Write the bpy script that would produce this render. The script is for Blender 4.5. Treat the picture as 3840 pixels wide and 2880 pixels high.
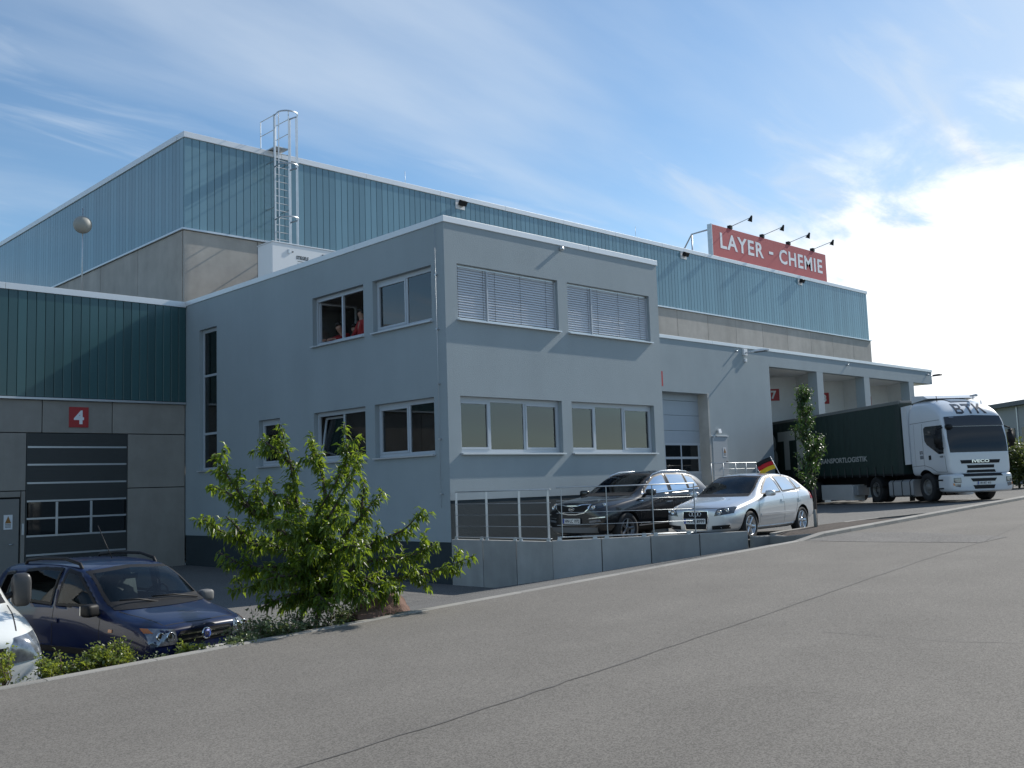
import bpy, bmesh, math, random
import numpy as np
from mathutils import Vector, Matrix
from mathutils.bvhtree import BVHTree
from mathutils.geometry import delaunay_2d_cdt
random.seed(7); rng = np.random.default_rng(7)
R = math.radians
sc = bpy.context.scene
for o in list(bpy.data.objects): bpy.data.objects.remove(o)
C = bpy.context.collection
# ------------------------------------------------------------------ camera, sky, sun, exposure
cam_d = bpy.data.cameras.new('camera'); cam = bpy.data.objects.new('camera', cam_d); C.objects.link(cam)
yaw, pitch, roll = R(45.934), R(5.846), R(-1.888)
fw0 = Vector((math.cos(yaw), math.sin(yaw), 0)); rt0 = Vector((math.sin(yaw), -math.cos(yaw), 0)); up = Vector((0, 0, 1))
fw = fw0*math.cos(pitch)+up*math.sin(pitch); u0 = up*math.cos(pitch)-fw0*math.sin(pitch)
rt = rt0*math.cos(roll)+u0*math.sin(roll); uu = u0*math.cos(roll)-rt0*math.sin(roll)
M = Matrix((rt, uu, -fw)).transposed().to_4x4(); M.translation = Vector((-15.0, -17.6628, 0.0))
cam.matrix_world = M
cam_d.sensor_width = 36; cam_d.lens = 36*3738.6/3840; cam_d.clip_start = .1; cam_d.clip_end = 4000
sc.camera = cam
SUN = Vector((1, -.115, .72)).normalized()
sun_el = math.asin(SUN.z); sun_az = math.atan2(SUN.y, SUN.x)
w = bpy.data.worlds.new('World'); sc.world = w; w.use_nodes = True
nt = w.node_tree; N = nt.nodes; L = nt.links; N.clear()
def nd(t, **k):
    n = N.new(t)
    for a, b in k.items(): setattr(n, a, b)
    return n
def mth(op, a, b=None, c=None):
    n = nd('ShaderNodeMath', operation=op)
    for i, x in enumerate((a, b, c)):
        if x is None: continue
        if isinstance(x, (int, float)): n.inputs[i].default_value = x
        else: L.new(x, n.inputs[i])
    return n.outputs[0]
sky = nd('ShaderNodeTexSky', sky_type='NISHITA', sun_disc=False)
sky.sun_elevation = sun_el; sky.sun_rotation = math.pi/2-sun_az
sky.air_density = 1.0; sky.dust_density = .25; sky.ozone_density = 1.3; sky.altitude = 250
SKY_STRENGTH = .125
bg = nd('ShaderNodeBackground'); bg.inputs[1].default_value = SKY_STRENGTH
tc = nd('ShaderNodeTexCoord'); sep = nd('ShaderNodeSeparateXYZ'); L.new(tc.outputs['Generated'], sep.inputs[0])
zc = mth('MAXIMUM', sep.outputs[2], 0.0)
den = mth('ADD', zc, .16)
px = mth('DIVIDE', sep.outputs[0], den); py = mth('DIVIDE', sep.outputs[1], den)
def plane_noise(rot, sx, sy, scale, detail, rough, off, dist=0.0):
    cb = nd('ShaderNodeCombineXYZ'); L.new(px, cb.inputs[0]); L.new(py, cb.inputs[1])
    mp = nd('ShaderNodeMapping'); mp.inputs['Rotation'].default_value = (0, 0, rot); mp.inputs['Scale'].default_value = (sx, sy, 1); mp.inputs['Location'].default_value = off
    L.new(cb.outputs[0], mp.inputs[0])
    n = nd('ShaderNodeTexNoise'); n.inputs['Scale'].default_value = scale; n.inputs['Detail'].default_value = detail; n.inputs['Roughness'].default_value = rough; n.inputs['Distortion'].default_value = dist
    L.new(mp.outputs[0], n.inputs['Vector']); return n.outputs['Fac']
def ramp(x, a, b, lo=0.0, hi=1.0):
    n = nd('ShaderNodeMapRange', interpolation_type='SMOOTHSTEP'); L.new(x, n.inputs[0])
    for i, v in enumerate((a, b, lo, hi)): n.inputs[i+1].default_value = v
    return n.outputs[0]
def toward(az, el):
    d = Vector((math.cos(R(az))*math.cos(R(el)), math.sin(R(az))*math.cos(R(el)), math.sin(R(el))))
    n = nd('ShaderNodeVectorMath', operation='DOT_PRODUCT'); L.new(tc.outputs['Generated'], n.inputs[0]); n.inputs[1].default_value = d
    return n.outputs['Value']
# thin soft cirrus streaks over the whole dome
c1 = plane_noise(R(58), .45, 1.7, 1.0, 7, .52, (3.1, 1.7, 0), .35)
c1 = ramp(c1, .42, .82, 0, .68)
c1b = plane_noise(R(66), .7, 2.9, 2.1, 8, .55, (8.3, 2.2, 0), .5)
c1b = ramp(c1b, .46, .80, 0, .58)
thin = mth('MAXIMUM', c1, c1b)
# denser cloud bank low in the sky on the sun's side
side = ramp(toward(10, 8), .88, .985)
c2 = plane_noise(R(20), 1.0, 1.5, 2.3, 12, .6, (1.2, 5.4, 0), .4)
low = ramp(sep.outputs[2], .44, .12)
bank = mth('MULTIPLY', ramp(mth('ADD', mth('MULTIPLY', c2, 1.0), mth('MULTIPLY', mth('MULTIPLY', side, low), .46)), .60, .80), mth('MULTIPLY', side, low))
veil = mth('MULTIPLY', ramp(toward(8, 8), .85, 1.0), .5)
haze_low = mth('MULTIPLY', ramp(sep.outputs[2], .13, -.02), .6)
tot = mth('MINIMUM', mth('ADD', mth('ADD', mth('ADD', haze_low, 0.0), mth('MULTIPLY', thin, ramp(sep.outputs[2], 0.0, .12))), mth('ADD', bank, veil)), 1.0)
ccol = nd('ShaderNodeMixRGB', blend_type='MIX'); L.new(bank, ccol.inputs[0])
ccol.inputs[1].default_value = (5.2, 5.9, 6.7, 1); ccol.inputs[2].default_value = (9.5, 9.8, 10.0, 1)
tint = nd('ShaderNodeMixRGB', blend_type='MULTIPLY'); tint.inputs[0].default_value = 1; tint.inputs[2].default_value = (.83, .99, 1.05, 1); L.new(sky.outputs[0], tint.inputs[1])
mx = nd('ShaderNodeMixRGB', blend_type='MIX'); L.new(tot, mx.inputs[0]); L.new(tint.outputs[0], mx.inputs[1]); L.new(ccol.outputs[0], mx.inputs[2])
L.new(mx.outputs[0], bg.inputs[0])
wo = nd('ShaderNodeOutputWorld'); L.new(bg.outputs[0], wo.inputs[0])
sl = bpy.data.lights.new('sun', 'SUN'); sl.energy = 5.0; sl.angle = R(.55); sl.color = (1.0, .955, .88)
so = bpy.data.objects.new('sun', sl); C.objects.link(so); so.rotation_euler = (-SUN).to_track_quat('-Z', 'Y').to_euler(); so.location = SUN*60
vs = sc.view_settings; vs.view_transform = 'Standard'; vs.look = 'None'; vs.gamma = 1; vs.exposure = 0.15; vs.use_curve_mapping = False
sc.cycles.max_bounces = 8; sc.cycles.transparent_max_bounces = 12

# ------------------------------------------------------------------ materials
MATS = {}
def mat(name, col, rough=.6, metal=0.0, spec=.5, var=0.0, vscale=3.0, bump=0.0, bscale=60.0, coat=0.0, speck=0.0, sscale=200.0, island=0.0, stain=0.0, objvar=0.0, sss=0.0, detail=6.0, vstretch=1.0, xst=0):
    if name in MATS: return MATS[name]
    m = bpy.data.materials.new(name); m.use_nodes = True; MATS[name] = m
    t = m.node_tree; b = t.nodes['Principled BSDF']
    b.inputs['Roughness'].default_value = rough; b.inputs['Metallic'].default_value = metal
    b.inputs['Specular IOR Level'].default_value = spec; b.inputs['Coat Weight'].default_value = coat; b.inputs['Coat Roughness'].default_value = .04
    col = tuple(col)+(1,)
    b.inputs['Base Color'].default_value = col
    g = t.nodes.new('ShaderNodeTexCoord').outputs['Object']
    cur = None
    def mul(fac_socket, lo, hi):
        nonlocal cur
        r = t.nodes.new('ShaderNodeMapRange'); t.links.new(fac_socket, r.inputs[0]); r.inputs[1].default_value = .25; r.inputs[2].default_value = .75; r.inputs[3].default_value = lo; r.inputs[4].default_value = hi
        x = t.nodes.new('ShaderNodeMixRGB'); x.blend_type = 'MULTIPLY'; x.inputs[0].default_value = 1
        if cur is None: x.inputs[1].default_value = col
        else: t.links.new(cur, x.inputs[1])
        t.links.new(r.outputs[0], x.inputs[2]); cur = x.outputs[0]
    def noise(scale, detail=6, stretch=1.0):
        n = t.nodes.new('ShaderNodeTexNoise'); n.inputs['Scale'].default_value = scale; n.inputs['Detail'].default_value = detail; n.inputs['Roughness'].default_value = .6
        if stretch != 1.0:
            mp = t.nodes.new('ShaderNodeMapping'); mp.inputs['Scale'].default_value = (1, 1, 1/stretch) if stretch > 0 else (-1/stretch, 1, 1); t.links.new(g, mp.inputs[0]); t.links.new(mp.outputs[0], n.inputs['Vector'])
        else: t.links.new(g, n.inputs['Vector'])
        return n.outputs['Fac']
    if var: mul(noise(vscale, detail, vstretch), 1-var, 1+var)
    if xst: mul(noise(1.1, 3, -xst), .93, 1.05)
    if stain: mul(noise(.9, 4, 5.0), 1-stain, 1+stain*.6)
    if speck:
        v = t.nodes.new('ShaderNodeTexVoronoi'); v.inputs['Scale'].default_value = sscale; t.links.new(g, v.inputs['Vector'])
        s2 = t.nodes.new('ShaderNodeSeparateColor'); t.links.new(v.outputs['Color'], s2.inputs[0]); mul(s2.outputs[0], 1-speck, 1+speck)
    if island:
        gi = t.nodes.new('ShaderNodeNewGeometry'); mul(gi.outputs['Random Per Island'], 1-island, 1+island)
    if objvar:
        oi = t.nodes.new('ShaderNodeObjectInfo'); mul(oi.outputs['Random'], 1-objvar, 1+objvar)
    if cur is not None: t.links.new(cur, b.inputs['Base Color'])
    if bump:
        bn = t.nodes.new('ShaderNodeBump'); bn.inputs['Strength'].default_value = bump; bn.inputs['Distance'].default_value = .02
        t.links.new(noise(bscale, 3), bn.inputs['Height']); t.links.new(bn.outputs[0], b.inputs['Normal'])
    if sss:
        b.inputs['Subsurface Weight'].default_value = sss; b.inputs['Subsurface Radius'].default_value = (.3, .45, .5); b.inputs['Subsurface Scale'].default_value = .6
    return m
def mat_glass(name, tint=(.9, .95, .95), base=.06, ior=1.55):
    m = bpy.data.materials.new(name); m.use_nodes = True; t = m.node_tree; t.nodes.clear(); MATS[name] = m
    o = t.nodes.new('ShaderNodeOutputMaterial'); x = t.nodes.new('ShaderNodeMixShader'); tr = t.nodes.new('ShaderNodeBsdfTransparent'); gl = t.nodes.new('ShaderNodeBsdfGlossy')
    tr.inputs[0].default_value = tint+(1,); gl.inputs['Roughness'].default_value = .015
    lw = t.nodes.new('ShaderNodeFresnel'); lw.inputs[0].default_value = ior
    a = t.nodes.new('ShaderNodeMath'); a.operation = 'MULTIPLY_ADD'; a.inputs[1].default_value = 1.0; a.inputs[2].default_value = base; a.use_clamp = True
    t.links.new(lw.outputs[0], a.inputs[0]); t.links.new(a.outputs[0], x.inputs[0]); t.links.new(tr.outputs[0], x.inputs[1]); t.links.new(gl.outputs[0], x.inputs[2]); t.links.new(x.outputs[0], o.inputs[0])
    return m
def mat_leaf(name, col, trans=(.22, .34, .03), tw=.45, isl=.35, rough=.38):
    m = mat(name, col, rough, island=isl, spec=.5); t = m.node_tree; b = t.nodes['Principled BSDF']; o = t.nodes['Material Output']
    tb = t.nodes.new('ShaderNodeBsdfTranslucent'); tb.inputs[0].default_value = trans+(1,); x = t.nodes.new('ShaderNodeMixShader'); x.inputs[0].default_value = tw
    t.links.new(b.outputs[0], x.inputs[1]); t.links.new(tb.outputs[0], x.inputs[2]); t.links.new(x.outputs[0], o.inputs[0]); return m
plaster = mat('plaster', (.335, .382, .402), .9, spec=.2, var=.05, vscale=.6, stain=.05, bump=.3, bscale=42)
plinth_m = mat('plinth_plaster', (.040, .052, .058), .85, spec=.25, var=.1, vscale=1.5, bump=.6, bscale=40)
coping_m = mat('coping_metal', (.70, .71, .72), .38, .25, var=.04, vscale=.8)
concrete_h = mat('sunlit_toned_concrete', (.44, .41, .37), .85, spec=.3, var=.12, vscale=1.4, bump=.15, bscale=25, stain=.16, objvar=.05)  # hall copy of the concrete, colour lightened to stand for grazing sun
concrete = mat('concrete', (.30, .28, .25), .85, spec=.3, var=.12, vscale=1.4, bump=.15, bscale=25, stain=.16, objvar=.05)
concrete_d = mat('weathered_concrete', (.37, .365, .345), .85, spec=.3, var=.14, vscale=1.8, bump=.2, bscale=30, stain=.2, objvar=.12)
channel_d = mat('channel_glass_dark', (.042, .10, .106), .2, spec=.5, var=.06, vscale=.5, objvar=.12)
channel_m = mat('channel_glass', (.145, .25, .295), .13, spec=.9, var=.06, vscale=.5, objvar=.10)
dark_m = mat('dark_gap', (.012, .013, .014), .8)
alu = mat('aluminium', (.55, .57, .59), .35, .7)
galv = mat('galvanised_steel', (.50, .53, .55), .42, .75, var=.12, vscale=4)
white_m = mat('white_paint', (.74, .75, .76), .45)
frame_m = mat('window_frame_paint', (.46, .50, .54), .4)
sill_m = mat('sill_metal', (.60, .62, .64), .33, .35)
blind_m = mat('blind_slat_metal', (.60, .64, .70), .32, .0)
roller_m = mat('roller_blind_cloth', (.77, .745, .72), .9, var=.03, vscale=5)
red_m = mat('red_enamel', (.40, .028, .03), .4)
redb_m = mat('red_board', (.42, .055, .055), .5, var=.06, vscale=.5)
white_s = mat('white_lettering', (.80, .81, .82), .5)
door_m = mat('dark_door_panel', (.045, .049, .049), .45, var=.06, bump=.08, bscale=90)
lgrey_m = mat('light_door_panel', (.38, .42, .46), .5, var=.03)
gdoor_m = mat('grey_door', (.21, .205, .19), .55, var=.05)
room_m = mat('room_wall', (.55, .54, .52), .9)
roof_m = mat('roof_gravel', (.20, .20, .19), .95, var=.2, vscale=6)
glass_m = mat_glass('window_glass', (.88, .89, .89), .07)
glassd_m = mat('dark_glass', (.012, .014, .016), .04, spec=.55)
black_m = mat('black_plastic', (.014, .014, .015), .55, spec=.25)
rubber_m = mat('tyre_rubber', (.016, .016, .017), .8, bump=.1, bscale=80)
chrome_m = mat('chrome', (.78, .79, .80), .14, 1.0)
rim_m = mat('alloy_rim', (.52, .53, .55), .26, .85)
road_m = mat('road_asphalt', (.166, .153, .135), .92, spec=.3, var=.10, vscale=.9, xst=14, bump=.22, bscale=150, speck=.25, sscale=115, detail=9)
yard_m = mat('yard_asphalt', (.148, .143, .134), .92, spec=.3, var=.12, vscale=.4, bump=.25, bscale=130, speck=.35, sscale=95)
kerb_m = mat('kerb_concrete', (.265, .252, .228), .85, var=.12, vscale=2.2, bump=.25, bscale=60, objvar=.08)
soil_m = mat('garden_soil', (.048, .034, .026), .95, var=.3, vscale=6, bump=.9, bscale=18, speck=.3, sscale=30)
bark_m = mat('bark', (.075, .058, .048), .85, var=.25, vscale=14, bump=.5, bscale=50)
stone_m = mat('sandstone_rock', (.135, .075, .055), .9, var=.25, vscale=5, bump=.8, bscale=14)
ground_m = mat('ground_soil', (.17, .17, .168), .95, var=.2, vscale=.2)

# ------------------------------------------------------------------ helpers
WM = {}
def wmat(o): return WM.get(o.name, Matrix.Identity(4)) if o else Matrix.Identity(4)
def tag(o, label=None, cat=None, group=None, kind=None):
    if label: o['label'] = label
    if cat: o['category'] = cat
    if group: o['group'] = group
    if kind: o['kind'] = kind
    return o
def thing(name, label, cat, loc=(0, 0, 0), rot=(0, 0, 0), group=None, kind=None):
    o = bpy.data.objects.new(name, None); C.objects.link(o); o.location = loc; o.rotation_euler = rot; o.empty_display_size = .2
    WM[o.name] = Matrix.LocRotScale(Vector(loc), Matrix.Identity(3).to_quaternion() if rot == (0, 0, 0) else __import__('mathutils').Euler(rot).to_quaternion(), Vector((1, 1, 1)))
    return tag(o, label, cat, group, kind)
def sub(name, parent, label=None):                       # a part that only gathers sub-parts
    o = bpy.data.objects.new(name, None); C.objects.link(o); o.parent = parent; o.empty_display_size = .1
    WM[o.name] = wmat(parent).copy()
    if label: o['label'] = label
    return o
class MB:
    def __init__(s): s.v = []; s.f = []; s.m = []; s.sm = []
    def add(s, vs, fs, mi=0, smooth=False):
        b = len(s.v); s.v += [tuple(x) for x in vs]
        for f in fs: s.f.append([b+i for i in f]); s.m.append(mi); s.sm.append(smooth)
        return s
    def box(s, x0, x1, y0, y1, z0, z1, mi=0):
        v = [(x, y, z) for x in (x0, x1) for y in (y0, y1) for z in (z0, z1)]
        return s.add(v, [(0, 1, 3, 2), (4, 6, 7, 5), (0, 4, 5, 1), (2, 3, 7, 6), (0, 2, 6, 4), (1, 5, 7, 3)], mi)
    def bbox(s, x0, x1, y0, y1, z0, z1, b=.01, mi=0):     # box with chamfered edges
        bm = bmesh.new(); bmesh.ops.create_cube(bm, size=1.0)
        for v in bm.verts: v.co = Vector(((x0+x1)/2+v.co.x*(x1-x0), (y0+y1)/2+v.co.y*(y1-y0), (z0+z1)/2+v.co.z*(z1-z0)))
        bmesh.ops.bevel(bm, geom=bm.edges[:], offset=b, segments=2, affect='EDGES', profile=.6)
        return s.bm(bm, mi)
    def bm(s, bm, mi=0, smooth=False, mtx=None):
        bm.verts.ensure_lookup_table(); bm.verts.index_update()
        vs = [(mtx @ v.co if mtx else v.co) for v in bm.verts]; s.add(vs, [[v.index for v in f.verts] for f in bm.faces], mi, smooth); bm.free(); return s
    def obox(s, c, ax, ay, az, mi=0):                     # half-axis vectors
        c, ax, ay, az = map(Vector, (c, ax, ay, az))
        v = [c+ax*i+ay*j+az*k for i in (-1, 1) for j in (-1, 1) for k in (-1, 1)]
        return s.add(v, [(0, 1, 3, 2), (4, 6, 7, 5), (0, 4, 5, 1), (2, 3, 7, 6), (0, 2, 6, 4), (1, 5, 7, 3)], mi)
    def quad(s, a, b, c, d, mi=0): return s.add([a, b, c, d], [(0, 1, 2, 3)], mi)
    def prism(s, poly, vec, mi=0):                        # poly: 3D loop, extruded along vec
        n = len(poly); vec = Vector(vec); p = [Vector(x) for x in poly]
        return s.add(p+[x+vec for x in p], [list(range(n))[::-1], list(range(n, 2*n))]+[(i, (i+1) % n, n+(i+1) % n, n+i) for i in range(n)], mi)
    def tube(s, pts, r, n=8, mi=0, smooth=True, cap=True):
        pts = [Vector(p) for p in pts]; rs = r if isinstance(r, (list, tuple)) else [r]*len(pts); vs = []; fs = []
        prev = None
        for i, p in enumerate(pts):
            d = (pts[min(i+1, len(pts)-1)]-pts[max(i-1, 0)]).normalized()
            if prev is None: a = d.orthogonal().normalized()
            else: a = (prev-d*prev.dot(d)); a = a.normalized() if a.length > 1e-6 else d.orthogonal().normalized()
            prev = a; b = d.cross(a)
            vs += [p+(a*math.cos(2*math.pi*k/n)+b*math.sin(2*math.pi*k/n))*rs[i] for k in range(n)]
        for i in range(len(pts)-1):
            for k in range(n): fs.append((i*n+k, i*n+(k+1) % n, (i+1)*n+(k+1) % n, (i+1)*n+k))
        if cap: fs += [list(range(n))[::-1], [(len(pts)-1)*n+k for k in range(n)]]
        return s.add(vs, fs, mi, smooth)
    def lathe(s, prof, n=24, axis='Y', c=(0, 0, 0), mi=0, smooth=True):   # prof: (radius, along-axis)
        vs = []; fs = []; m = len(prof)
        for k in range(n):
            a = 2*math.pi*k/n
            for r, h in prof:
                x, y = r*math.cos(a), r*math.sin(a)
                vs.append({'Y': (c[0]+x, c[1]+h, c[2]+y), 'Z': (c[0]+x, c[1]+y, c[2]+h), 'X': (c[0]+h, c[1]+x, c[2]+y)}[axis])
        for k in range(n):
            for i in range(m-1): fs.append((k*m+i, k*m+i+1, ((k+1) % n)*m+i+1, ((k+1) % n)*m+i))
        return s.add(vs, fs, mi, smooth)
    def mesh(s, name, mats):
        me = bpy.data.meshes.new(name); me.from_pydata(s.v, [], s.f)
        for m in (mats if isinstance(mats, (list, tuple)) else [mats]): me.materials.append(m)
        me.polygons.foreach_set('material_index', s.m); me.polygons.foreach_set('use_smooth', s.sm); me.update(); return me
    def build(s, name, mats, parent=None, world=True, label=None):
        if parent is not None and world:
            inv = wmat(parent).inverted(); s.v = [tuple(inv @ Vector(v)) for v in s.v]
        o = bpy.data.objects.new(name, s.mesh(name, mats)); C.objects.link(o)
        if parent is not None: o.parent = parent; WM[o.name] = wmat(parent).copy()
        if label: o['label'] = label
        return o
def inst(name, mesh, parent, mtx, world=True):            # a piece sharing mesh data
    o = bpy.data.objects.new(name, mesh); C.objects.link(o)
    if parent is not None: o.parent = parent
    o.matrix_basis = (wmat(parent).inverted() @ mtx) if world else mtx
    return o
def T(x, y, z): return Matrix.Translation((x, y, z))
def text_mb(mb, body, width, height, mtx, depth=.004, bold=.012, mi=0, sp=1.0):
    cu = bpy.data.curves.new('t', 'FONT'); cu.body = body; cu.size = 1; cu.offset = bold; cu.extrude = .02; cu.resolution_u = 3; cu.space_character = sp
    ob = bpy.data.objects.new('t', cu); C.objects.link(ob); dg = bpy.context.evaluated_depsgraph_get(); dg.update()
    me = bpy.data.meshes.new_from_object(ob.evaluated_get(dg)); bpy.data.objects.remove(ob); bpy.data.curves.remove(cu)
    v = np.array([x.co[:] for x in me.vertices]); mn = v.min(0); mxx = v.max(0)
    sx = width/(mxx[0]-mn[0]); sy = height/(mxx[1]-mn[1])
    vs = [mtx @ Vector(((x[0]-(mn[0]+mxx[0])/2)*sx, (x[1]-(mn[1]+mxx[1])/2)*sy, depth*(x[2]+.02)/.04)) for x in v]
    mb.add(vs, [list(p.vertices) for p in me.polygons], mi); bpy.data.meshes.remove(me); return mb
def frame_mtx(o, x, y):                                   # matrix with given x and y directions
    x = Vector(x).normalized(); y = Vector(y); z = x.cross(y).normalized(); y = z.cross(x)
    m = Matrix((x, y, z)).transposed().to_4x4(); m.translation = Vector(o); return m
def facade(mb, axis, c, u0, u1, z0, z1, holes, depth, sgn, mi=0):
    """wall face in plane axis=c over (u,z) with rectangular holes and reveals going 'depth' inward (sgn = inward sign)"""
    P = (lambda u, z, d=0: (u, c+sgn*d, z)) if axis == 'Y' else (lambda u, z, d=0: (c+sgn*d, u, z))
    us = sorted({u0, u1, *[h[0] for h in holes], *[h[1] for h in holes]}); zs = sorted({z0, z1, *[h[2] for h in holes], *[h[3] for h in holes]})
    for a, b in zip(us, us[1:]):
        for e, f in zip(zs, zs[1:]):
            m = ((a+b)/2, (e+f)/2)
            if any(h[0] < m[0] < h[1] and h[2] < m[1] < h[3] for h in holes): continue
            mb.quad(P(a, e), P(b, e), P(b, f), P(a, f), mi)
    for h in holes:
        d = h[4] if len(h) > 4 else depth
        a, b, e, f = h[:4]
        for q in (((a, e), (b, e)), ((b, e), (b, f)), ((b, f), (a, f)), ((a, f), (a, e))):
            mb.quad(P(*q[0]), P(*q[1]), P(*q[1], d), P(*q[0], d), mi)
    return mb
# ------------------------------------------------------------------ ground heights
def zroad(X): return -1.192+.034*min(max(X, -45), 45)
def zyard0(X, Y): return -1.585+.018*min(X, 60)-.038*max(min(Y, 12), -8.2)
LOT = -2.2
def zyard(X, Y):
    if Y > -5: return zyard0(X, Y)
    a = (Y+8.2)/3.2; return a*zyard0(X, -5)+(1-a)*(zroad(X)-.06)
def zramp(X, Y): return max(zroad(X)-.02-.145*(Y+8.2), LOT)
def sheet(name, pts_fn, nx, ny, m, **k):
    mb = MB(); vs = [pts_fn(i/nx, j/ny) for j in range(ny+1) for i in range(nx+1)]
    mb.add(vs, [(j*(nx+1)+i, j*(nx+1)+i+1, (j+1)*(nx+1)+i+1, (j+1)*(nx+1)+i) for j in range(ny) for i in range(nx)], 0, True)
    o = mb.build(name, m); return tag(o, **k)
S = dict(kind='structure')
KY = -8.2
sheet('ground', lambda a, b: (-900+1800*a, -900+1800*b, -4.2), 4, 4, ground_m, label='bare ground reaching the horizon beyond the yard', cat='ground', **S)
sheet('road', lambda a, b: (-45+105*a, KY-b*40, zroad(-45+105*a)-.0), 60, 4, road_m, label='grey asphalt road climbing to the right in front of the yards', cat='road', **S)
P1 = Vector((0, -3.2)); P2 = Vector((3.1, -5.9))
BX = -7.45                                                # right end of the planting bed
EDGE = [(-8.3, 1.95), (-8.06, 2.03), (-6.72, 3.36), (-6.12, 3.62), (-5.9, 3.1), (-3.2, 0.0), (5, 0.0)]
def edge_x(y):
    for (a, xa), (b, xb) in zip(EDGE, EDGE[1:]):
        if y <= b: return xa+(xb-xa)*max(0, (y-a))/(b-a)
    return 0.0
# driveway ramp: between the bed end, the kerb, the retaining wall and the office corner
def ramp_pt(a, b):
    # left edge x=BX from kerb up to y=0 ; right edge follows kerb end -> P2 -> P1 -> corner
    y = KY+.14+b*(0.0-KY-.14)
    xr = edge_x(y)
    xr += .03
    x = BX+a*(xr-BX); return (x, y, zramp(x, y))
sheet('driveway', ramp_pt, 24, 40, yard_m, label='grey asphalt driveway sloping down from the road to the lower car park', cat='driveway', **S)
def lot_pt(a, b):
    x = -45+a*45.02; y = -6.62+b*20
    return (x, y, LOT-.004 if not (x > BX-.3 and y < 0) else LOT-.03)
mb = MB(); mb.quad((-45, -6.62, LOT), (BX, -6.62, LOT), (BX, 0, LOT), (-45, 0, LOT)); mb.quad((-45, 0, LOT), (.02, 0, LOT), (.02, 13.4, LOT), (-45, 13.4, LOT))
tag(mb.build('car_park', yard_m), 'lower grey asphalt car park in the shade of the office', 'car park', **S)
# raised yard
def yard_pt(a, b):
    y = KY+.14+b*(16-KY)
    x0 = edge_x(y)+.09
    x = x0+(a**1.5)*(62-x0); return (x, y, zyard(x, y))
sheet('yard', yard_pt, 40, 60, yard_m, label='raised asphalt yard behind the concrete retaining wall', cat='yard', **S)
# far terrain right, behind the truck
sheet('grass_field', lambda a, b: (44+160*a, KY-10+160*b, -1.0+.008*(160*a)), 6, 6, mat('field_grass', (.07, .095, .03), .95, var=.3, vscale=.6), label='grassy ground beyond the yard', cat='field', **S)
# road details: tar joint, cracks, patch of tyre-darkened asphalt
tar_m = mat('tar_joint', (.118, .110, .099), .8, var=.2, vscale=3)
def ribbon(name, pts, wd, m, dz, **k):
    mb = MB(); vs = []; fs = []
    for i, p in enumerate(pts):
        p = Vector(p); d = (Vector(pts[min(i+1, len(pts)-1)])-Vector(pts[max(i-1, 0)])).normalized(); n = Vector((-d.y, d.x))
        ww = wd[i] if isinstance(wd, (list, tuple)) else wd
        for s in (-1, 1): q = p+n*s*ww/2; vs.append((q.x, q.y, zroad(q.x)+dz))
    for i in range(len(pts)-1): fs.append((2*i, 2*i+1, 2*i+3, 2*i+2))
    mb.add(vs, fs); return tag(mb.build(name, m), kind='structure', **k)
def wob(x0, y0, x1, y1, n, a): 
    return [(x0+(x1-x0)*i/n, y0+(y1-y0)*i/n+random.uniform(-a, a)) for i in range(n+1)]
jp = [(-14, -12.6), (-12, -12.43), (-10.4, -12.36), (-8.9, -12.22), (-6.4, -11.98), (-4, -11.72), (-1, -11.4), (1.8, -11.2), (5.2, -10.65), (14, -9.9)]
jj = []
for a, b in zip(jp, jp[1:]): jj += [(a[0]+(b[0]-a[0])*t/8, a[1]+(b[1]-a[1])*t/8+random.uniform(-.012, .012)) for t in range(8)]
ribbon('road_joint', jj, [random.uniform(.008, .03) for _ in jj], tar_m, .004, label='dark tar joint running along the road', cat='road joint')
ck = wob(-6.56, -12.9, -6.5, -14.0, 12, .03)+wob(-6.5, -14.02, -5.9, -15.6, 14, .03)
ribbon('road_crack', ck, [random.uniform(.003, .009) for _ in ck], tar_m, .004, label='thin crack across the asphalt road', cat='crack')
patch_m = mat('patched_asphalt', (.142, .133, .122), .9, var=.15, vscale=1.2, bump=.5, bscale=80, speck=.3, sscale=70)
mb = MB(); pp = [(1.28, -8.23), (2.95, -8.23), (3.1, -9.6), (2.5, -11.3), (1.5, -11.25), (1.3, -9.5)]
mb.add([(x, y, zroad(x)+.004) for x, y in pp], [list(range(6))]); tag(mb.build('road_patch', patch_m), 'darker patch of relaid asphalt crossing the road near the tree bed', 'road patch', kind='structure')
# kerbs: single stones along the road edge
def kerb(name, pts, zf, wdt, hgt, step, label, top=.0, first=None):
    k = thing(name, label, 'kerb', (pts[0][0], pts[0][1], zf(*pts[0])), kind='structure')
    for a, b in zip(pts, pts[1:]):
        a, b = Vector(a), Vector(b); ln = (b-a).length; n = max(1, round(ln/step)); d = (b-a)/ln; nn = Vector((-d.y, d.x))
        for i in range(n):
            p, q = a+d*(ln*i/n+.004), a+d*(ln*(i+1)/n-.004); zp, zq = zf(*p)+top, zf(*q)+top
            ch = .018
            sec = [(0, -hgt), (0, -ch), (ch, 0), (wdt-ch, 0), (wdt, -ch), (wdt, -hgt)]
            mb = MB(); v = [(p.x+nn.x*o, p.y+nn.y*o, zp+h) for o, h in sec]+[(q.x+nn.x*o, q.y+nn.y*o, zq+h) for o, h in sec]
            mb.add(v, [(0, 1, 2, 3, 4, 5), (11, 10, 9, 8, 7, 6)]+[(j, j+6, (j+1) % 6+6, (j+1) % 6) for j in range(6)])
            mb.build('kerb_stone', kerb_m, k)
    return k
def zk(x, y): return zroad(x)+(.008 if x < 1.2 else .008+.07*min(1, (x-1.2)/.9))
kerb('road_kerb', [(-30, KY), (BX-.2, KY), (BX+.7, KY), (1.2, KY), (2.1, KY), (27, KY)], zk, .14, .5, 1.0, 'pale concrete kerb stones along the edge of the road')
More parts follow.
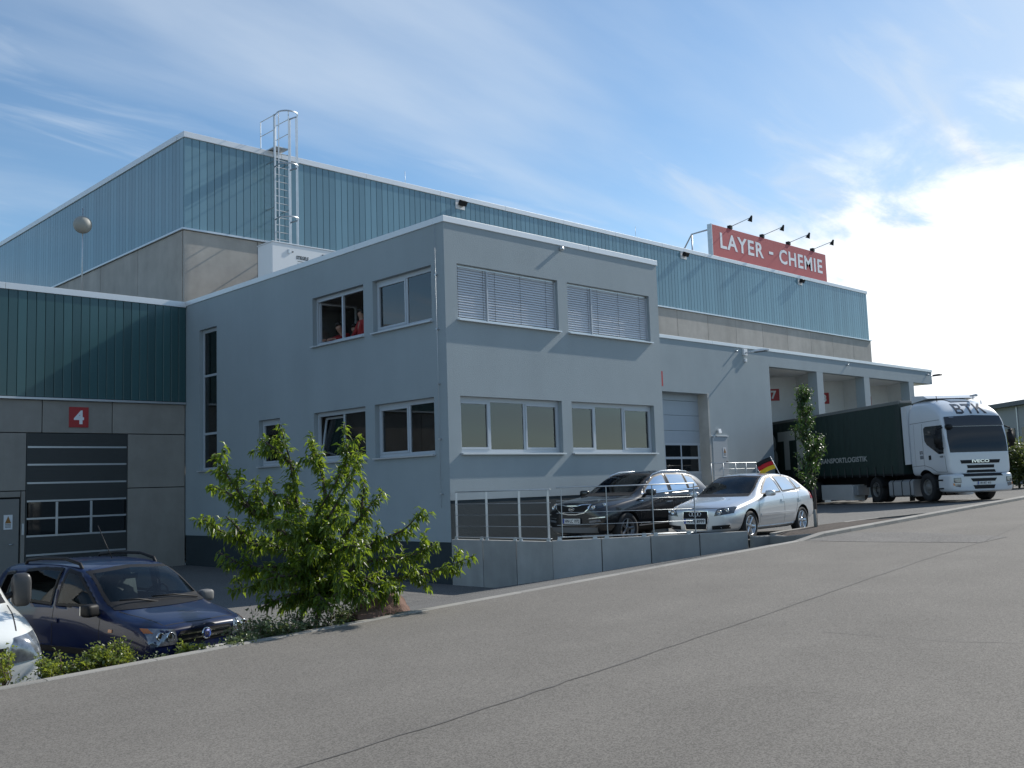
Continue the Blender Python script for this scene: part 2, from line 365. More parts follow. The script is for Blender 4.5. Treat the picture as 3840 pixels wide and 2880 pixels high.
kerb('bed_end_kerb', [(BX, KY+.16), (BX, -6.5)], lambda x, y: zramp(x, y)+.05, .1, .4, .8, 'short kerb closing the planting bed beside the driveway')
# small planting bed by the silver car
bedpts = [(3.62, -6.1), (4.2, -5.98), (5.2, -5.93), (6.6, -5.88), (7.4, -6.0), (7.95, -6.4), (8.2, -7.1), (8.2, KY+.14)]
kerb('bed_kerb', bedpts, lambda x, y: zyard(x, y)+.1, -.1, .35, 1.0, 'kerb of pale concrete stones round the small tree bed')
lwz = lambda x, y: -1.2 if y > -6.75 else -1.2+.14*(-6.75-y)/1.31
kerb('bed_low_wall', [(2.03, KY+.145), (3.36, -6.72), (3.62, -6.12), (3.1, -5.93)], lwz, .13, .7, 1.0, 'low concrete edging between driveway and tree bed')
mb = MB(); bp_ = bedpts+[(2.15, KY+.14), (3.42, -6.76)]
cx = sum(p[0] for p in bp_)/len(bp_); cy = sum(p[1] for p in bp_)/len(bp_)
rings = []
for f_, h_ in ((.985, .0), (.8, .05), (.5, .09), (.2, .1)):
    rings.append([(cx+(x-cx)*f_, cy+(y-cy)*f_, zyard(cx+(x-cx)*f_, cy+(y-cy)*f_)+.02+h_+random.uniform(-.02, .02)) for x, y in bp_])
vs = [p for r in rings for p in r]; n_ = len(bp_)
mb.add(vs, [(r*n_+i, r*n_+(i+1) % n_, (r+1)*n_+(i+1) % n_, (r+1)*n_+i) for r in range(3) for i in range(n_)]+[[3*n_+i for i in range(n_)]], 0, True)
tag(mb.build('bed_soil', soil_m), 'dark bare soil mounded in the small tree bed', 'soil', kind='structure')
# long planting bed beside the road (soil bank falling to the car park)
def bank_pt(a, b):
    x = -30+a*(BX-.02+30); y = KY+.14+b*1.46
    return (x, y, zroad(x)-.03+(LOT+.02-zroad(x)+.03)*(b**1.3)+math.sin(x*7+b*9)*.02)
sheet('planting_bed', bank_pt, 60, 6, soil_m, label='planted soil bank between the road kerb and the parked cars', cat='planting bed', **S)
# ================================================================== OFFICE (two storeys, grey render)
LA, LB, HC, HB, FB = 8.135, 13.318, 6.445, 6.305, -2.25
of = thing('office_building', 'two storey office block in grey render with flat roof and white coping', 'building', (0, 0, FB))
UT, UB, LT, LBB = 5.34, 4.0, 2.16, .8165
A1, A2, A3, A4 = .387, 3.873, 4.243, 7.72
Bw = [(.503, 2.863), (3.267, 5.668)]
TALL = (11.176, 12.339, LBB, 5.355); SM = (7.43, 8.612, LBB, LT)
mb = MB(); hA = [(A1, A2, LBB, LT), (A3, A4, LBB, LT), (A1, A2, UB, UT), (A3, A4, UB, UT)]
ZPA, ZPB = -.285, -1.24
facade(mb, 'Y', 0, 0, LA, ZPA, HB, hA, .14, 1)
hB = [(a, b, e, f) for a, b in Bw for e, f in ((LBB, LT), (UB, UT))]+[SM, TALL]
facade(mb, 'X', 0, 0, LB, ZPB, HB, hB, .14, 1)
facade(mb, 'X', LA, 0, 7.52, -2.0, HB, [], 0, -1)
mb.quad((0, 0, ZPB), (0, 0, ZPA), (0, .004, ZPA), (0, .004, ZPB))
mb.build('rendered_wall', plaster, of)
mb = MB(); facade(mb, 'Y', .012, 0.012, LA, -2.3, ZPA, [], 0, 1); facade(mb, 'X', .012, .012, LB, -2.3, ZPB, [], 0, 1)
mb.quad((.012, .012, ZPB), (.012, .012, ZPA), (.012, .02, ZPA), (.012, .02, ZPB)); mb.build('plinth', plinth_m, of)
mb = MB(); mb.quad((.05, .05, HB-.1), (LA, .05, HB-.1), (LA, LB+2, HB-.1), (.05, LB+2, HB-.1)); mb.build('roof', roof_m, of)
def coping_run(root, segs):                               # each metal length is its own piece
    for (x0, x1, y0, y1, z0, z1) in segs:
        MB().bbox(x0, x1, y0, y1, z0, z1, .008).build('coping_sheet', coping_m, root)
g = .004; ov = .028
coping_run(of, [(-ov, 5.15-g, -ov, .36, HB-.01, HC), (5.15+g, LA+ov, -ov, .36, HB-.01, HC)]+[(-ov, .36, .364+i*3.24, .36+(i+1)*3.24-g, HB-.01, HC) for i in range(4)])
# interior rooms
mb = MB()
for z0, z1 in ((-.2, 2.75), (3.02, 6.1)):
    mb.quad((.2, .2, z0), (LA-.1, .2, z0), (LA-.1, LB-.1, z0), (.2, LB-.1, z0)); mb.quad((.2, .2, z1), (LA-.1, .2, z1), (LA-.1, LB-.1, z1), (.2, LB-.1, z1))
    for y in (3.05, 6.3, 10.4): mb.box(.3, 6, y-.05, y+.05, z0+.01, z1-.01) if y != 3.05 else mb.box(3.2, 6, y-.05, y+.05, z0+.01, z1-.01)
    mb.quad((LA-.1, .2, z0), (LA-.1, LB-.1, z0), (LA-.1, LB-.1, z1), (LA-.1, .2, z1)); mb.quad((5.2, .3, z0), (5.2, LB, z0), (5.2, LB, z1), (5.2, .3, z1)) if z0 > 1 else None
mb.build('interior', room_m, of)
mb = MB(); mb.box(.2, .26, 10.6, 12.9, -2, 6); mb.build('stair_landing', room_m, of)
def PX(axis, c, sgn):                                     # map (u, z, inward depth) to world
    return (lambda u, z, d: (u, c+sgn*d, z)) if axis == 'Y' else (lambda u, z, d: (c+sgn*d, u, z))
def ubox(mb, P, u0, u1, z0, z1, d0, d1, mi=0):
    a, b = P(u0, z0, d0), P(u1, z1, d1); return mb.box(min(a[0], b[0]), max(a[0], b[0]), min(a[1], b[1]), max(a[1], b[1]), min(a[2], b[2]), max(a[2], b[2]), mi)
def window(root, P, u0, u1, z0, z1, lights, d=.135, sill=True, transoms=(), roller=None, open_first=None, fw_=.06, tilt=False):
    """lights: list of (u0,u1,sash?)"""
    wn = sub('window', root)
    mb = MB()
    for (a, b, e, f) in ((u0+.002, u0+fw_, z0, z1), (u1-fw_, u1-.002, z0, z1), (u0+fw_, u1-fw_, z0, z0+.085), (u0+fw_, u1-fw_, z1-fw_-.05, z1-.002)): ubox(mb, P, a, b, e+.001, f, d, d+.07)
    for (a, b) in zip(lights, lights[1:]): ubox(mb, P, a[1], b[0], z0+.086, z1-fw_-.051, d+.002, d+.068)
    for z in transoms: ubox(mb, P, u0+fw_, u1-fw_, z-.035, z+.035, d+.003, d+.067)
    mb.build('frame', frame_m, wn)
    zb, zt = z0+.085, z1-fw_-.05
    for i, (a, b, s_) in enumerate(lights):
        if open_first == i or open_first == 'all': continue
        zs_ = [zb]+[z for z in transoms]+[zt]
        for k, (e, f) in enumerate(zip(zs_, zs_[1:])):
            e2 = e+(.035 if k else 0); f2 = f-(.035 if k < len(zs_)-2 else 0)
            q = .055 if s_ else .0
            if s_:
                mb = MB()
                for (x, y, m, n) in ((a, a+q, e2, f2), (b-q, b, e2, f2), (a+q, b-q, e2, e2+q), (a+q, b-q, f2-q, f2)): ubox(mb, P, x+.003, y-.003 if y != a+q and x == a else y, m+.002, n-.002, d-.012, d+.05)
                mb.build('sash', frame_m, wn)
            mb = MB(); ubox(mb, P, a+q, b-q, e2+q, f2-q, d+.025, d+.032); mb.build('pane', glass_m, wn)
        if roller:
            cut = .0 if i < len(lights)-1 or roller != 'gap' else .22*(b-a)
            mb = MB(); ubox(mb, P, a+.01, b-.01-cut, zb+.01, zt, d+.10, d+.106); mb.build('roller_blind', roller_m, wn)
    if sill:
        mb = MB(); o_ = .09
        p = [P(u0-.03, z0-.045, -o_), P(u0-.03, z0-.012, -o_), P(u0-.03, z0+.004, d), P(u0-.03, z0-.045, d)] 
        q = Vector(P(u1+.03, 0, 0))-Vector(P(u0-.03, 0, 0)); mb.prism(p, q)
        mb.build('sill', sill_m, wn)
    return wn
PA = PX('Y', 0, 1); PB = PX('X', 0, 1)
def lights(u0, u1, cuts, sash):
    e = [u0+.06]; out = []
    for c in cuts: out.append((e[-1], c-.03)); e.append(c+.03)
    out.append((e[-1], u1-.06)); return [(a, b, s) for (a, b), s in zip(out, sash)]
for u0, u1 in ((A1, A2), (A3, A4)):
    wd = u1-u0
    window(of, PA, u0, u1, LBB, LT, lights(u0, u1, (u0+wd*.30, u0+wd*.64), (1, 0, 1)), roller='gap')
    wn = window(of, PA, u0, u1, UB, UT, lights(u0, u1, (u0+wd*.30, u0+wd*.64), (1, 0, 1)), d=.235)
    # venetian blind: single slats in two fields
    zt, zb = UT-.05, UB+.06; n = 20; st = (zt-zb)/n
    mb = MB(); ubox(mb, PA, u0+.012, u1-.012, UT-.055, UT-.004, .095, .165); mb.build('blind_headrail', alu, wn)
    for a, b in ((u0+wd*.30-.018, u0+wd*.30+.018), (u0+.002, u0+.026), (u1-.03, u1-.003)): mb = MB(); ubox(mb, PA, a, b, UB+.01, UT-.056, .08, .17); mb.build('blind_guide', frame_m, wn)
    for (a, b) in ((u0+.028, u0+wd*.30-.02), (u0+wd*.30+.02, u1-.032)):
        sm = MB(); prof = [(.013, -.034), (.007, -.012), (-.001, .012), (-.011, .034)]; ln = b-a
        v = []
        for s_, th in ((0, 0), (1, 0)):
            for (dy, dz) in prof: v.append((s_*ln, dy*-1, dz))
        for s_ in (0, 1):
            for (dy, dz) in prof: v.append((s_*ln, dy*-1+.002, dz+.003))
        sm.add(v, [(i, i+1, 5+i, 4+i) for i in range(3)]+[(8+i, 12+i, 13+i, 9+i) for i in range(3)]+[(0, 4, 12, 8), (3, 11, 15, 7)], 0, True)
        me = sm.mesh('slat', blind_m)
        for k in range(n):
            inst('slat', me, wn, T(a, .125, zb+.02+st*(k+.45)) @ Matrix.Rotation(R(random.uniform(-2.5, 2.5)), 4, 'X'))
        mb = MB(); ubox(mb, PA, a, b, zb-.035, zb-.005, .10, .15); mb.build('bottom_rail', alu, wn)
        for f_ in ((.06, .88) if ln < 1.2 else (.1, .47, .86)): mb = MB(); mb.box(a+ln*f_, a+ln*f_+.006, .088, .092, zb, zt); mb.build('blind_cord', black_m, wn)
# windows on the shaded side (u increases away from the corner)
window(of, PB, *Bw[0], LBB, LT, lights(*Bw[0], (1.62,), (0, 1)), roller='full')
window(of, PB, *Bw[0], UB, UT, lights(*Bw[0], (1.62,), (0, 1)), roller='gap')
w2 = window(of, PB, *Bw[1], LBB, LT, lights(*Bw[1], (4.42,), (0, 1)), open_first=1)
def open_sash(wn, P, u0, u1, z0, z1, mode):
    """the far sash, tilted in at the top or swung into the room"""
    piv = Vector(P(u1 if mode != 'swing0' else u0, z0, .19)); 
    m = Matrix.Translation(piv) @ (Matrix.Rotation(R(9), 4, 'Y') if mode == 'tilt' else Matrix.Rotation(R(84 if mode == 'swing' else -80), 4, 'Z')) @ Matrix.Translation(-piv)
    mb = MB(); q = .055
    for (x, y, e, f) in ((u0, u0+q, z0, z1), (u1-q, u1, z0, z1), (u0+q, u1-q, z0, z0+q), (u0+q, u1-q, z1-q, z1)): ubox(mb, P, x, y, e, f, .165, .215)
    mb.v = [tuple(m @ Vector(v)) for v in mb.v]; mb.build('open_sash', frame_m, wn)
    mb = MB(); ubox(mb, P, u0+q, u1-q, z0+q, z1-q, .185, .192); mb.v = [tuple(m @ Vector(v)) for v in mb.v]; mb.build('pane', glass_m, wn)
open_sash(w2, PB, 4.45, 5.6, LBB+.09, LT-.115, 'tilt')
mb = MB(); ubox(mb, PB, 3.4, 4.35, LBB+.1, LT-.12, .26, .266); mb.build('curtain', mat('brown_curtain', (.12, .095, .07), .9), w2)
w3 = window(of, PB, *Bw[1], UB, UT, lights(*Bw[1], (4.42,), (0, 1)), open_first='all')
open_sash(w3, PB, 3.335, 4.385, UB+.09, UT-.115, 'swing0')
open_sash(w3, PB, 4.45, 5.6, UB+.09, UT-.115, 'swing')
window(of, PB, SM[0], SM[1], SM[2], SM[3], lights(SM[0], SM[1], (), (1,)))
window(of, PB, TALL[0], TALL[1], TALL[2], TALL[3], lights(TALL[0], TALL[1], (), (0,)), transoms=(1.98, 3.85))
# lightning conductor with clips on the shaded side near the corner; rain spout under the coping
mb = MB(); mb.tube([(-.05, .27, HB), (-.05, .27, -.45)], .004, 6); mb.build('conductor_wire', galv, of)
for z in (5.05, 3.75, 2.45, 1.15, -.12): mb = MB(); mb.box(-.065, .0, .24, .30, z-.018, z+.018); mb.build('conductor_clip', alu, of)
mb = MB(); mb.tube([(4.03, .05, 6.215), (4.03, -.105, 6.2)], .052, 14); mb.build('rain_spout', galv, of)
# ================================================================== channel-glass panels (single glass channels)
def channel_mesh(wd, ht, m=None):
    mb = MB(); h = wd/2-.007
    sec = [(-h, .0), (-h, -.052), (-h+.01, -.06), (h-.01, -.06), (h, -.052), (h, 0)]
    v = [(x, y, z) for z in (0, ht) for x, y in sec]
    mb.add(v, [(i, i+1, 7+i, 6+i) for i in range(5)]+[(0, 5, 4, 3, 2, 1), (6, 7, 8, 9, 10, 11)]); return mb.mesh('glass_channel', m or channel_m)
# ---- warehouse wing left of the office
wg = thing('warehouse_wing', 'low warehouse wing with dark channel glass band above raw concrete panels', 'building', (-4, LB, FB))
ZK, ZS, ZG = 6.43, 3.07, 6.24
mb = MB(); mb.quad((-34, LB+.03, ZS), (0, LB+.03, ZS), (0, LB+.03, ZG+.1), (-34, LB+.03, ZG+.1)); mb.build('dark_lining', dark_m, wg)
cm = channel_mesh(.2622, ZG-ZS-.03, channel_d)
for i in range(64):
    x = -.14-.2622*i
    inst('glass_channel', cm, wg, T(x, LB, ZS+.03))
for i in range(6): MB().bbox(-.02-(i+1)*5.6+g, -.02-i*5.6-g, LB-.10, LB+.35, ZG, ZK, .008).build('coping_sheet', coping_m, wg)
mb = MB(); mb.bbox(-34, -.01, LB-.10, LB+.02, ZS-.055, ZS+.012, .006); mb.build('ledge', alu, wg)
mb = MB(); mb.quad((-34, LB+.3, ZK-.15), (.94, LB+.3, ZK-.15), (.94, LB+40, ZK-.15), (-34, LB+40, ZK-.15)); mb.build('roof', roof_m, wg)
D1, D2, DT = -4.924, -1.923, 2.03
def cpanel(root, axis, c, a, b, e, f, th=.12, holes=(), m=concrete):
    """precast panel: chamfered slab standing 'th' deep, outer face on the plane"""
    mb = MB(); j = .012
    if axis == 'Y': mb.bbox(a+j, b-j, c, c+th, e+j, f-j, .012)
    else: mb.bbox(c, c+th, a+j, b-j, e+j, f-j, .012)
    return mb.build('concrete_panel', m, root)
for a, b, e, f in ((-4.5, -2.41, DT, ZS-.05), (-2.41, -.01, DT, ZS-.05), (D2, -.01, .33, DT), (D2, -.01, -2.3, .33), (-7.0, -4.5, DT, ZS-.05), (-7.0, D1, .33, DT), (-5.06, D1, -2.3, .33),
                   (-7.0, -6.02, -2.3, .33), (-6.02, -5.06, .14, .33), (-9.6, -7, -2.3, .33), (-9.6, -7, .33, ZS-.05), (-12.4, -9.6, -2.3, ZS-.05)): cpanel(wg, 'Y', LB, a, b, e, f)
mb = MB(); mb.quad((-13, LB+.1, -2.3), (0, LB+.1, -2.3), (0, LB+.1, ZS), (-13, LB+.1, ZS)); mb.build('joint_backing', dark_m, wg)
# roller door 4
dr = sub('sectional_door', wg)
zs_ = [-2.15, -1.55, -1.0, -.49, .02, .55, 1.09, 1.61, 2.03]
for k, (e, f) in enumerate(zip(zs_, zs_[1:])):
    if k in (2, 3):
        for a, b in ((D1+.05, -4.04), (-4.04, -3.03), (-3.03, D2-.05)): MB().box(a+.03, b-.03, LB+.012, LB+.022, e+.03, f-.03).build('door_pane', glassd_m, dr)
    else:
        mb = MB(); mb.box(D1+.03, D2-.03, LB+.02, LB+.06, e+.02, f-.02)
        for r_ in range(5): z = e+.06+(f-e-.1)*r_/4; mb.box(D1+.03, D2-.03, LB+.012, LB+.021, z-.03, z+.03)
        mb.build('door_panel', door_m, dr)
    mb = MB(); mb.box(D1+.03, D2-.03, LB+.008, LB+.065, f-.026, f+.026); mb.build('door_rail', alu, dr) if f < 2 else None
MB().box(D1+.03, D2-.03, LB+.008, LB+.065, -2.2, -2.12).build('door_rail', alu, dr)
for x in (-4.04, -3.03): MB().box(x-.035, x+.035, LB+.01, LB+.06, -1.0, -.02).build('door_mullion', alu, dr)
mb = MB(); mb.box(D2-.03, D2+.0, LB+.0, LB+.3, -2.2, DT); mb.box(D1, D1+.03, LB+.0, LB+.3, -2.2, DT); mb.build('door_frame', door_m, dr)
pd = sub('personnel_door', wg)
MB().bbox(-5.98, -5.1, LB+.01, LB+.07, -2.18, .10, .006).build('door_leaf', gdoor_m, pd)
mb = MB(); mb.tube([(-5.27, LB+.01, -1.2), (-5.27, LB-.05, -1.2), (-5.38, LB-.05, -1.2)], .014, 8); mb.build('door_handle', galv, pd)
mb = MB(); mb.box(-5.03, -4.97, LB-.03, LB, -.95, -.62); mb.build('key_switch', alu, wg)
def warn_sign(root_label, axis_m, wd, ht):
    t = thing('warning_sign', root_label, 'sign', axis_m.translation)
    mb = MB(); mb.v = []; c = [axis_m @ Vector(p) for p in ((-wd/2, -ht/2, 0), (wd/2, -ht/2, 0), (wd/2, ht/2, 0), (-wd/2, ht/2, 0))]
    mb.prism(c, axis_m.to_3x3() @ Vector((0, 0, .006))); mb.build('plate', white_m, t)
    mb = MB(); tr = [axis_m @ Vector(p) for p in ((-wd*.36, -ht*.08, .007), (wd*.36, -ht*.08, .007), (0, ht*.42, .007))]; mb.prism(tr, axis_m.to_3x3() @ Vector((0, 0, .004))); mb.build('warning_triangle', mat('orange_print', (.30, .14, .03), .5), t)
    mb = MB()
    for z in (-.18, -.27, -.36): mb.prism([axis_m @ Vector(p) for p in ((-wd*.33, ht*z, .007), (wd*.33, ht*z, .007), (wd*.33, ht*z+ht*.05, .007), (-wd*.33, ht*z+ht*.05, .007))], axis_m.to_3x3() @ Vector((0, 0, .002)))
    mb.build('print', mat('grey_print', (.2, .2, .2), .6), t); return t
warn_sign('small white warning sign on the grey door at the far left', frame_mtx((-5.40, LB-.001, -.56), (1, 0, 0), (0, 0, 1)), .24, .42)
def num_sign(label, ch, c, x, wd, ht, tw, th):
    t = thing('number_sign', label, 'sign', c); m = frame_mtx(c, x, (0, 0, 1))
    mb = MB(); mb.prism([m @ Vector(p) for p in ((-wd/2, -ht/2, .002), (wd/2, -ht/2, .002), (wd/2, ht/2, .002), (-wd/2, ht/2, .002))], m.to_3x3() @ Vector((0, 0, .02))); mb.build('plate', red_m, t)
    mb = MB(); text_mb(mb, ch, tw, th, m @ T(0, 0, .0225), .004, .035); mb.build('numeral', white_s, t); return t
num_sign('red sign with white numeral 4 above the dark roller door', '4', (-3.44, LB-.001, 2.52), (1, 0, 0), .58, .62, .30, .42)
# ---- tall warehouse hall
XH, YH, XE, HH, HG, ZC = .944, 15.387, 52.8, 13.128, 12.922, 9.542
ha = thing('warehouse_hall', 'tall warehouse hall clad in blue green channel glass above concrete', 'building', (XH, YH, FB))
mb = MB(); mb.quad((XH+.05, YH+.04, ZC), (XE, YH+.04, ZC), (XE, YH+.04, HG+.1), (XH+.05, YH+.04, HG+.1)); mb.quad((XH+.04, YH+.05, ZC), (XH+.04, YH+45, ZC), (XH+.04, YH+45, HG+.1), (XH+.04, YH+.05, HG+.1))
mb.quad((XE-.02, YH+.04, FB), (XE-.02, YH+45, FB), (XE-.02, YH+45, HG), (XE-.02, YH+.04, HG)); mb.build('dark_lining', dark_m, ha)
wdA = (XE-XH-.02)/177; cm = channel_mesh(wdA, HG-ZC-.03); 
for i in range(177): inst('glass_channel', cm, ha, T(XH+.01+wdA*(i+.5), YH+.06, ZC+.03))
cm2 = channel_mesh(.2935, HG-ZC-.03)
for i in range(118): inst('glass_channel', cm2, ha, T(XH+.06, YH+.06+.2935*(i+.5), ZC+.03) @ Matrix.Rotation(-math.pi/2, 4, 'Z'))
mb = MB(); mb.quad((XH, YH+.06+.2935*118, ZC), (XH, YH+50, ZC), (XH, YH+50, HG), (XH, YH+.06+.2935*118, HG)); mb.build('end_cladding', channel_m, ha)
for i in range(13): MB().bbox(XH-.04+i*4.0+g, min(XE+.05, XH-.04+(i+1)*4.0)-g, YH-.05, YH+.5, HG-.01, HH, .01).build('coping_sheet', coping_m, ha)
for i in range(9): MB().bbox(XH-.05, XH+.45, YH+.504+i*5.5, YH+.5+(i+1)*5.5-g, HG-.01, HH, .01).build('coping_sheet', coping_m, ha)
mb = MB(); mb.quad((XH+.2, YH+.3, HH-.2), (XE, YH+.3, HH-.2), (XE, YH+49, HH-.2), (XH+.2, YH+49, HH-.2)); mb.build('roof', roof_m, ha)
MB().bbox(XH-.12, XE+.12, YH-.12, YH+.02, ZC-.055, ZC+.015, .006).build('ledge', alu, ha); MB().bbox(XH-.12, XH+.0, YH+.025, YH+45, ZC-.055, ZC+.015, .006).build('ledge', alu, ha)
js = [XH-.03]+[XH+2.9*k for k in range(1, 18)]+[XE+.1]
for a, b in zip(js, js[1:]): cpanel(ha, 'Y', YH-.04, a, b, FB, ZC-.055, .1, (), concrete_h)
ys = [YH+.07]+[19.19+3.6*k for k in range(8)]
for a, b in zip(ys, ys[1:]): cpanel(ha, 'X', XH-.04, a, b, 4.0, ZC-.055, .1, (), concrete_h)
mb = MB(); mb.quad((XH+.03, YH+.035, FB), (XE-.03, YH+.035, FB), (XE-.03, YH+.035, ZC), (XH+.03, YH+.035, ZC)); mb.quad((XH+.03, YH+.05, 4), (XH+.03, YH+40, 4), (XH+.03, YH+40, ZC), (XH+.03, YH+.05, ZC)); mb.build('joint_backing', dark_m, ha)
for x, h_ in ((11.47, .42), (27.41, .5)): MB().tube([(x, 16, HH-.1), (x, 16, HH+h_+.35)], .01, 5).build('lightning_rod', galv, ha)
for nm, x in (('nearest the roof ladder', 14.08), ('below the red roof sign, left one', 30.85), ('at the right end of the hall', 43.57)):
    t = thing('floodlight', {14.08: 'dark floodlight on a white plate under the hall coping, nearest the roof ladder', 30.85: 'dark floodlight on a white plate under the hall coping, left of the red sign board', 43.57: 'dark floodlight on a white plate under the hall coping, below the red sign board'}[x], 'floodlight', (x, YH, 12.8), group='floodlights under the hall coping')
    MB().bbox(x-.27, x+.27, YH-.03, YH-.005, 12.5, 13.0, .008).build('plate', white_m, t); mb = MB(); mb.obox((x+.05, YH-.16, 12.76), (.17, 0, 0), (0, .09, .05), (0, -.06, .1)); mb.build('lamp_head', black_m, t); MB().box(x+.02, x+.08, YH-.1, YH-.031, 12.72, 12.8).build('bracket', galv, t)
# ---- loading building right of the office
YL, ZL, ZLB, XLE, XP = 7.5225, 6.087, 5.227, 44.3, 26.3
lb = thing('loading_building', 'low grey rendered loading building with canopy over angled truck docks', 'building', (LA, YL, FB))
DX0, DX1, DTT = 17.95, 21.15, 3.71
mb = MB(); facade(mb, 'Y', YL, LA, XP, FB, ZL-.14, [(DX0, DX1, FB, DTT)], .55, 1); facade(mb, 'X', XP, YL, YL+6, FB, ZLB, [], 0, 1)
mb.box(XP+.001, XLE, YL, YL+.32, ZLB, ZL-.14); mb.build('rendered_wall', plaster, lb)
mb = MB(); mb.quad((XP, YL+.32, ZLB+.003), (XLE, YL+.32, ZLB+.003), (XLE, YL+7.9, ZLB+.003), (XP, YL+7.9, ZLB+.003)); mb.build('soffit', mat('bay_render', (.78, .78, .76), .85, var=.04, bump=.3, bscale=40), lb)
mb = MB(); mb.box(XLE-.3, XLE-.001, YL+.321, YL+7.8, ZLB+.004, ZL-.14); mb.build('canopy_end', plaster, lb)
mb = MB(); mb.quad((LA, YL+.1, ZL-.16), (XLE, YL+.1, ZL-.16), (XLE, 15.3, ZL-.16), (LA, 15.3, ZL-.16)); mb.build('roof', roof_m, lb)
for i in range(8): MB().bbox(LA+.03+i*4.52+g, LA+(i+1)*4.52-g+.03, YL-.04, YL+.36, ZL-.145, ZL, .008).build('coping_sheet', coping_m, lb)
hv = Vector((.588, .809, 0)); wv = Vector((.809, -.588, 0)); bay_white = mat('bay_render', (.78, .78, .76), .85, var=.04, bump=.3, bscale=40)
PI_ = [XP, 30.72, 35.72, 41.15]; QS = []
for i in (1, 2, 3):
    x = PI_[i]; MB().box(x, x+.62, YL+.002, YL+.5, FB, ZLB+.002).build('pillar', plaster, lb)
    Pp = Vector((x+.1, YL+.25, 0)); Q = Pp+hv*2.07; b_ = wv.dot(Pp-Vector((PI_[i-1]+.1, YL+.25, 0))); Q2 = Q-wv*b_; QS.append((Q, Q2))
    mb = MB(); z0, z1 = FB, ZLB
    dh = 2.55                                             # top of the dock opening
    def wq(a, b, e, f): mb.quad((a.x, a.y, e), (b.x, b.y, e), (b.x, b.y, f), (a.x, a.y, f))
    wq(Q2, Q2+wv*.3, z0, z1); wq(Q-wv*.3, Q, z0, z1); wq(Q2+wv*.3, Q-wv*.3, dh, z1); wq(Q2+wv*.3, Q-wv*.3, z0, 0)
    wq(Pp, Q, z0, z1); mb.build('bay_wall', bay_white, lb)
    if i > 1:
        mb = MB(); a_ = Vector((PI_[i-1]+.1, YL+.25, 0))+hv*2.07; wq(a_, Q2, z0, z1); mb.build('bay_side_wall', bay_white, lb)
    mb = MB(); q0, q1 = Q2+wv*.3, Q-wv*.3; mb.prism([(q0.x-hv.x*.5, q0.y-hv.y*.5, dh), (q1.x-hv.x*.5, q1.y-hv.y*.5, dh), (q1.x, q1.y, dh), (q0.x, q0.y, dh)], (0, 0, .06)); mb.build('dock_shelter_edge', white_m, lb)
    mb = MB()
    for e in (q0, q1-wv*.5): mb.prism([(e.x, e.y, 0), (e.x+wv.x*.5, e.y+wv.y*.5, 0), (e.x+wv.x*.5-hv.x*.5, e.y+wv.y*.5-hv.y*.5, 0), (e.x-hv.x*.5, e.y-hv.y*.5, 0)], (0, 0, dh-.002))
    mb.prism([(q0.x+wv.x*.502, q0.y+wv.y*.502, dh-.9), (q1.x-wv.x*.502, q1.y-wv.y*.502, dh-.9), (q1.x-wv.x*.502-hv.x*.5, q1.y-wv.y*.502-hv.y*.5, dh-.9), (q0.x+wv.x*.502-hv.x*.5, q0.y+wv.y*.502-hv.y*.5, dh-.9)], (0, 0, .898)); mb.build('dock_shelter', black_m, lb)
    mb = MB(); mb.prism([(q0.x+hv.x*.3, q0.y+hv.y*.3, 0), (q1.x+hv.x*.3, q1.y+hv.y*.3, 0), (q1.x+hv.x*.34, q1.y+hv.y*.34, 0), (q0.x+hv.x*.34, q0.y+hv.y*.34, 0)], (0, 0, dh)); mb.build('dock_door', door_m, lb)
# door 6: light sectional door in a deep jamb
d6 = sub('sectional_door', lb); dz = [-1.5, -.9, -.33, .33, .96, 1.547, 2.12, 2.775, 3.4, 3.72]; YD = YL+.5
for e, f in zip(dz, dz[1:]):
    if abs(e-.33) < .01 or abs(e-.96) < .01: 
        for a, b in ((18.02, 18.62), (18.62, 19.75), (19.75, 21.0)):
            MB().box(a+.04, b-.04, YD-.012, YD, e+.05, f-.05).build('door_pane', glassd_m, d6)
        mb = MB(); mb.box(DX0, DX1, YD, YD+.05, e, f); mb.build('door_panel', lgrey_m, d6)
        for x in (18.02, 18.62, 19.75, 21.0): MB().box(x-.038, x+.038, YD-.02, YD+.0, e+.052, f-.052).build('door_mullion', frame_m, d6)
        MB().box(DX0+.01, DX1-.01, YD-.021, YD+.0, f-.05, f+.05).build('door_rail', frame_m, d6); MB().box(DX0+.01, DX1-.01, YD-.0212, YD+.0, e-.048, e+.048).build('door_rail', frame_m, d6) if e < .5 else None
    else: MB().bbox(DX0+.004, DX1-.004, YD-.02, YD+.04, e+.006, f-.006, .006).build('door_panel', lgrey_m, d6)
mb = MB(); mb.box(DX1-.012, DX1+.10, YL-.03, YL+.5, FB, DTT+.02); mb.build('door_jamb', concrete_d, d6)
num_sign('red number sign on the grey wall mostly hidden behind the office corner', '6', (17.75, YL-.001, 4.22), (1, 0, 0), .62, .62, .30, .42)
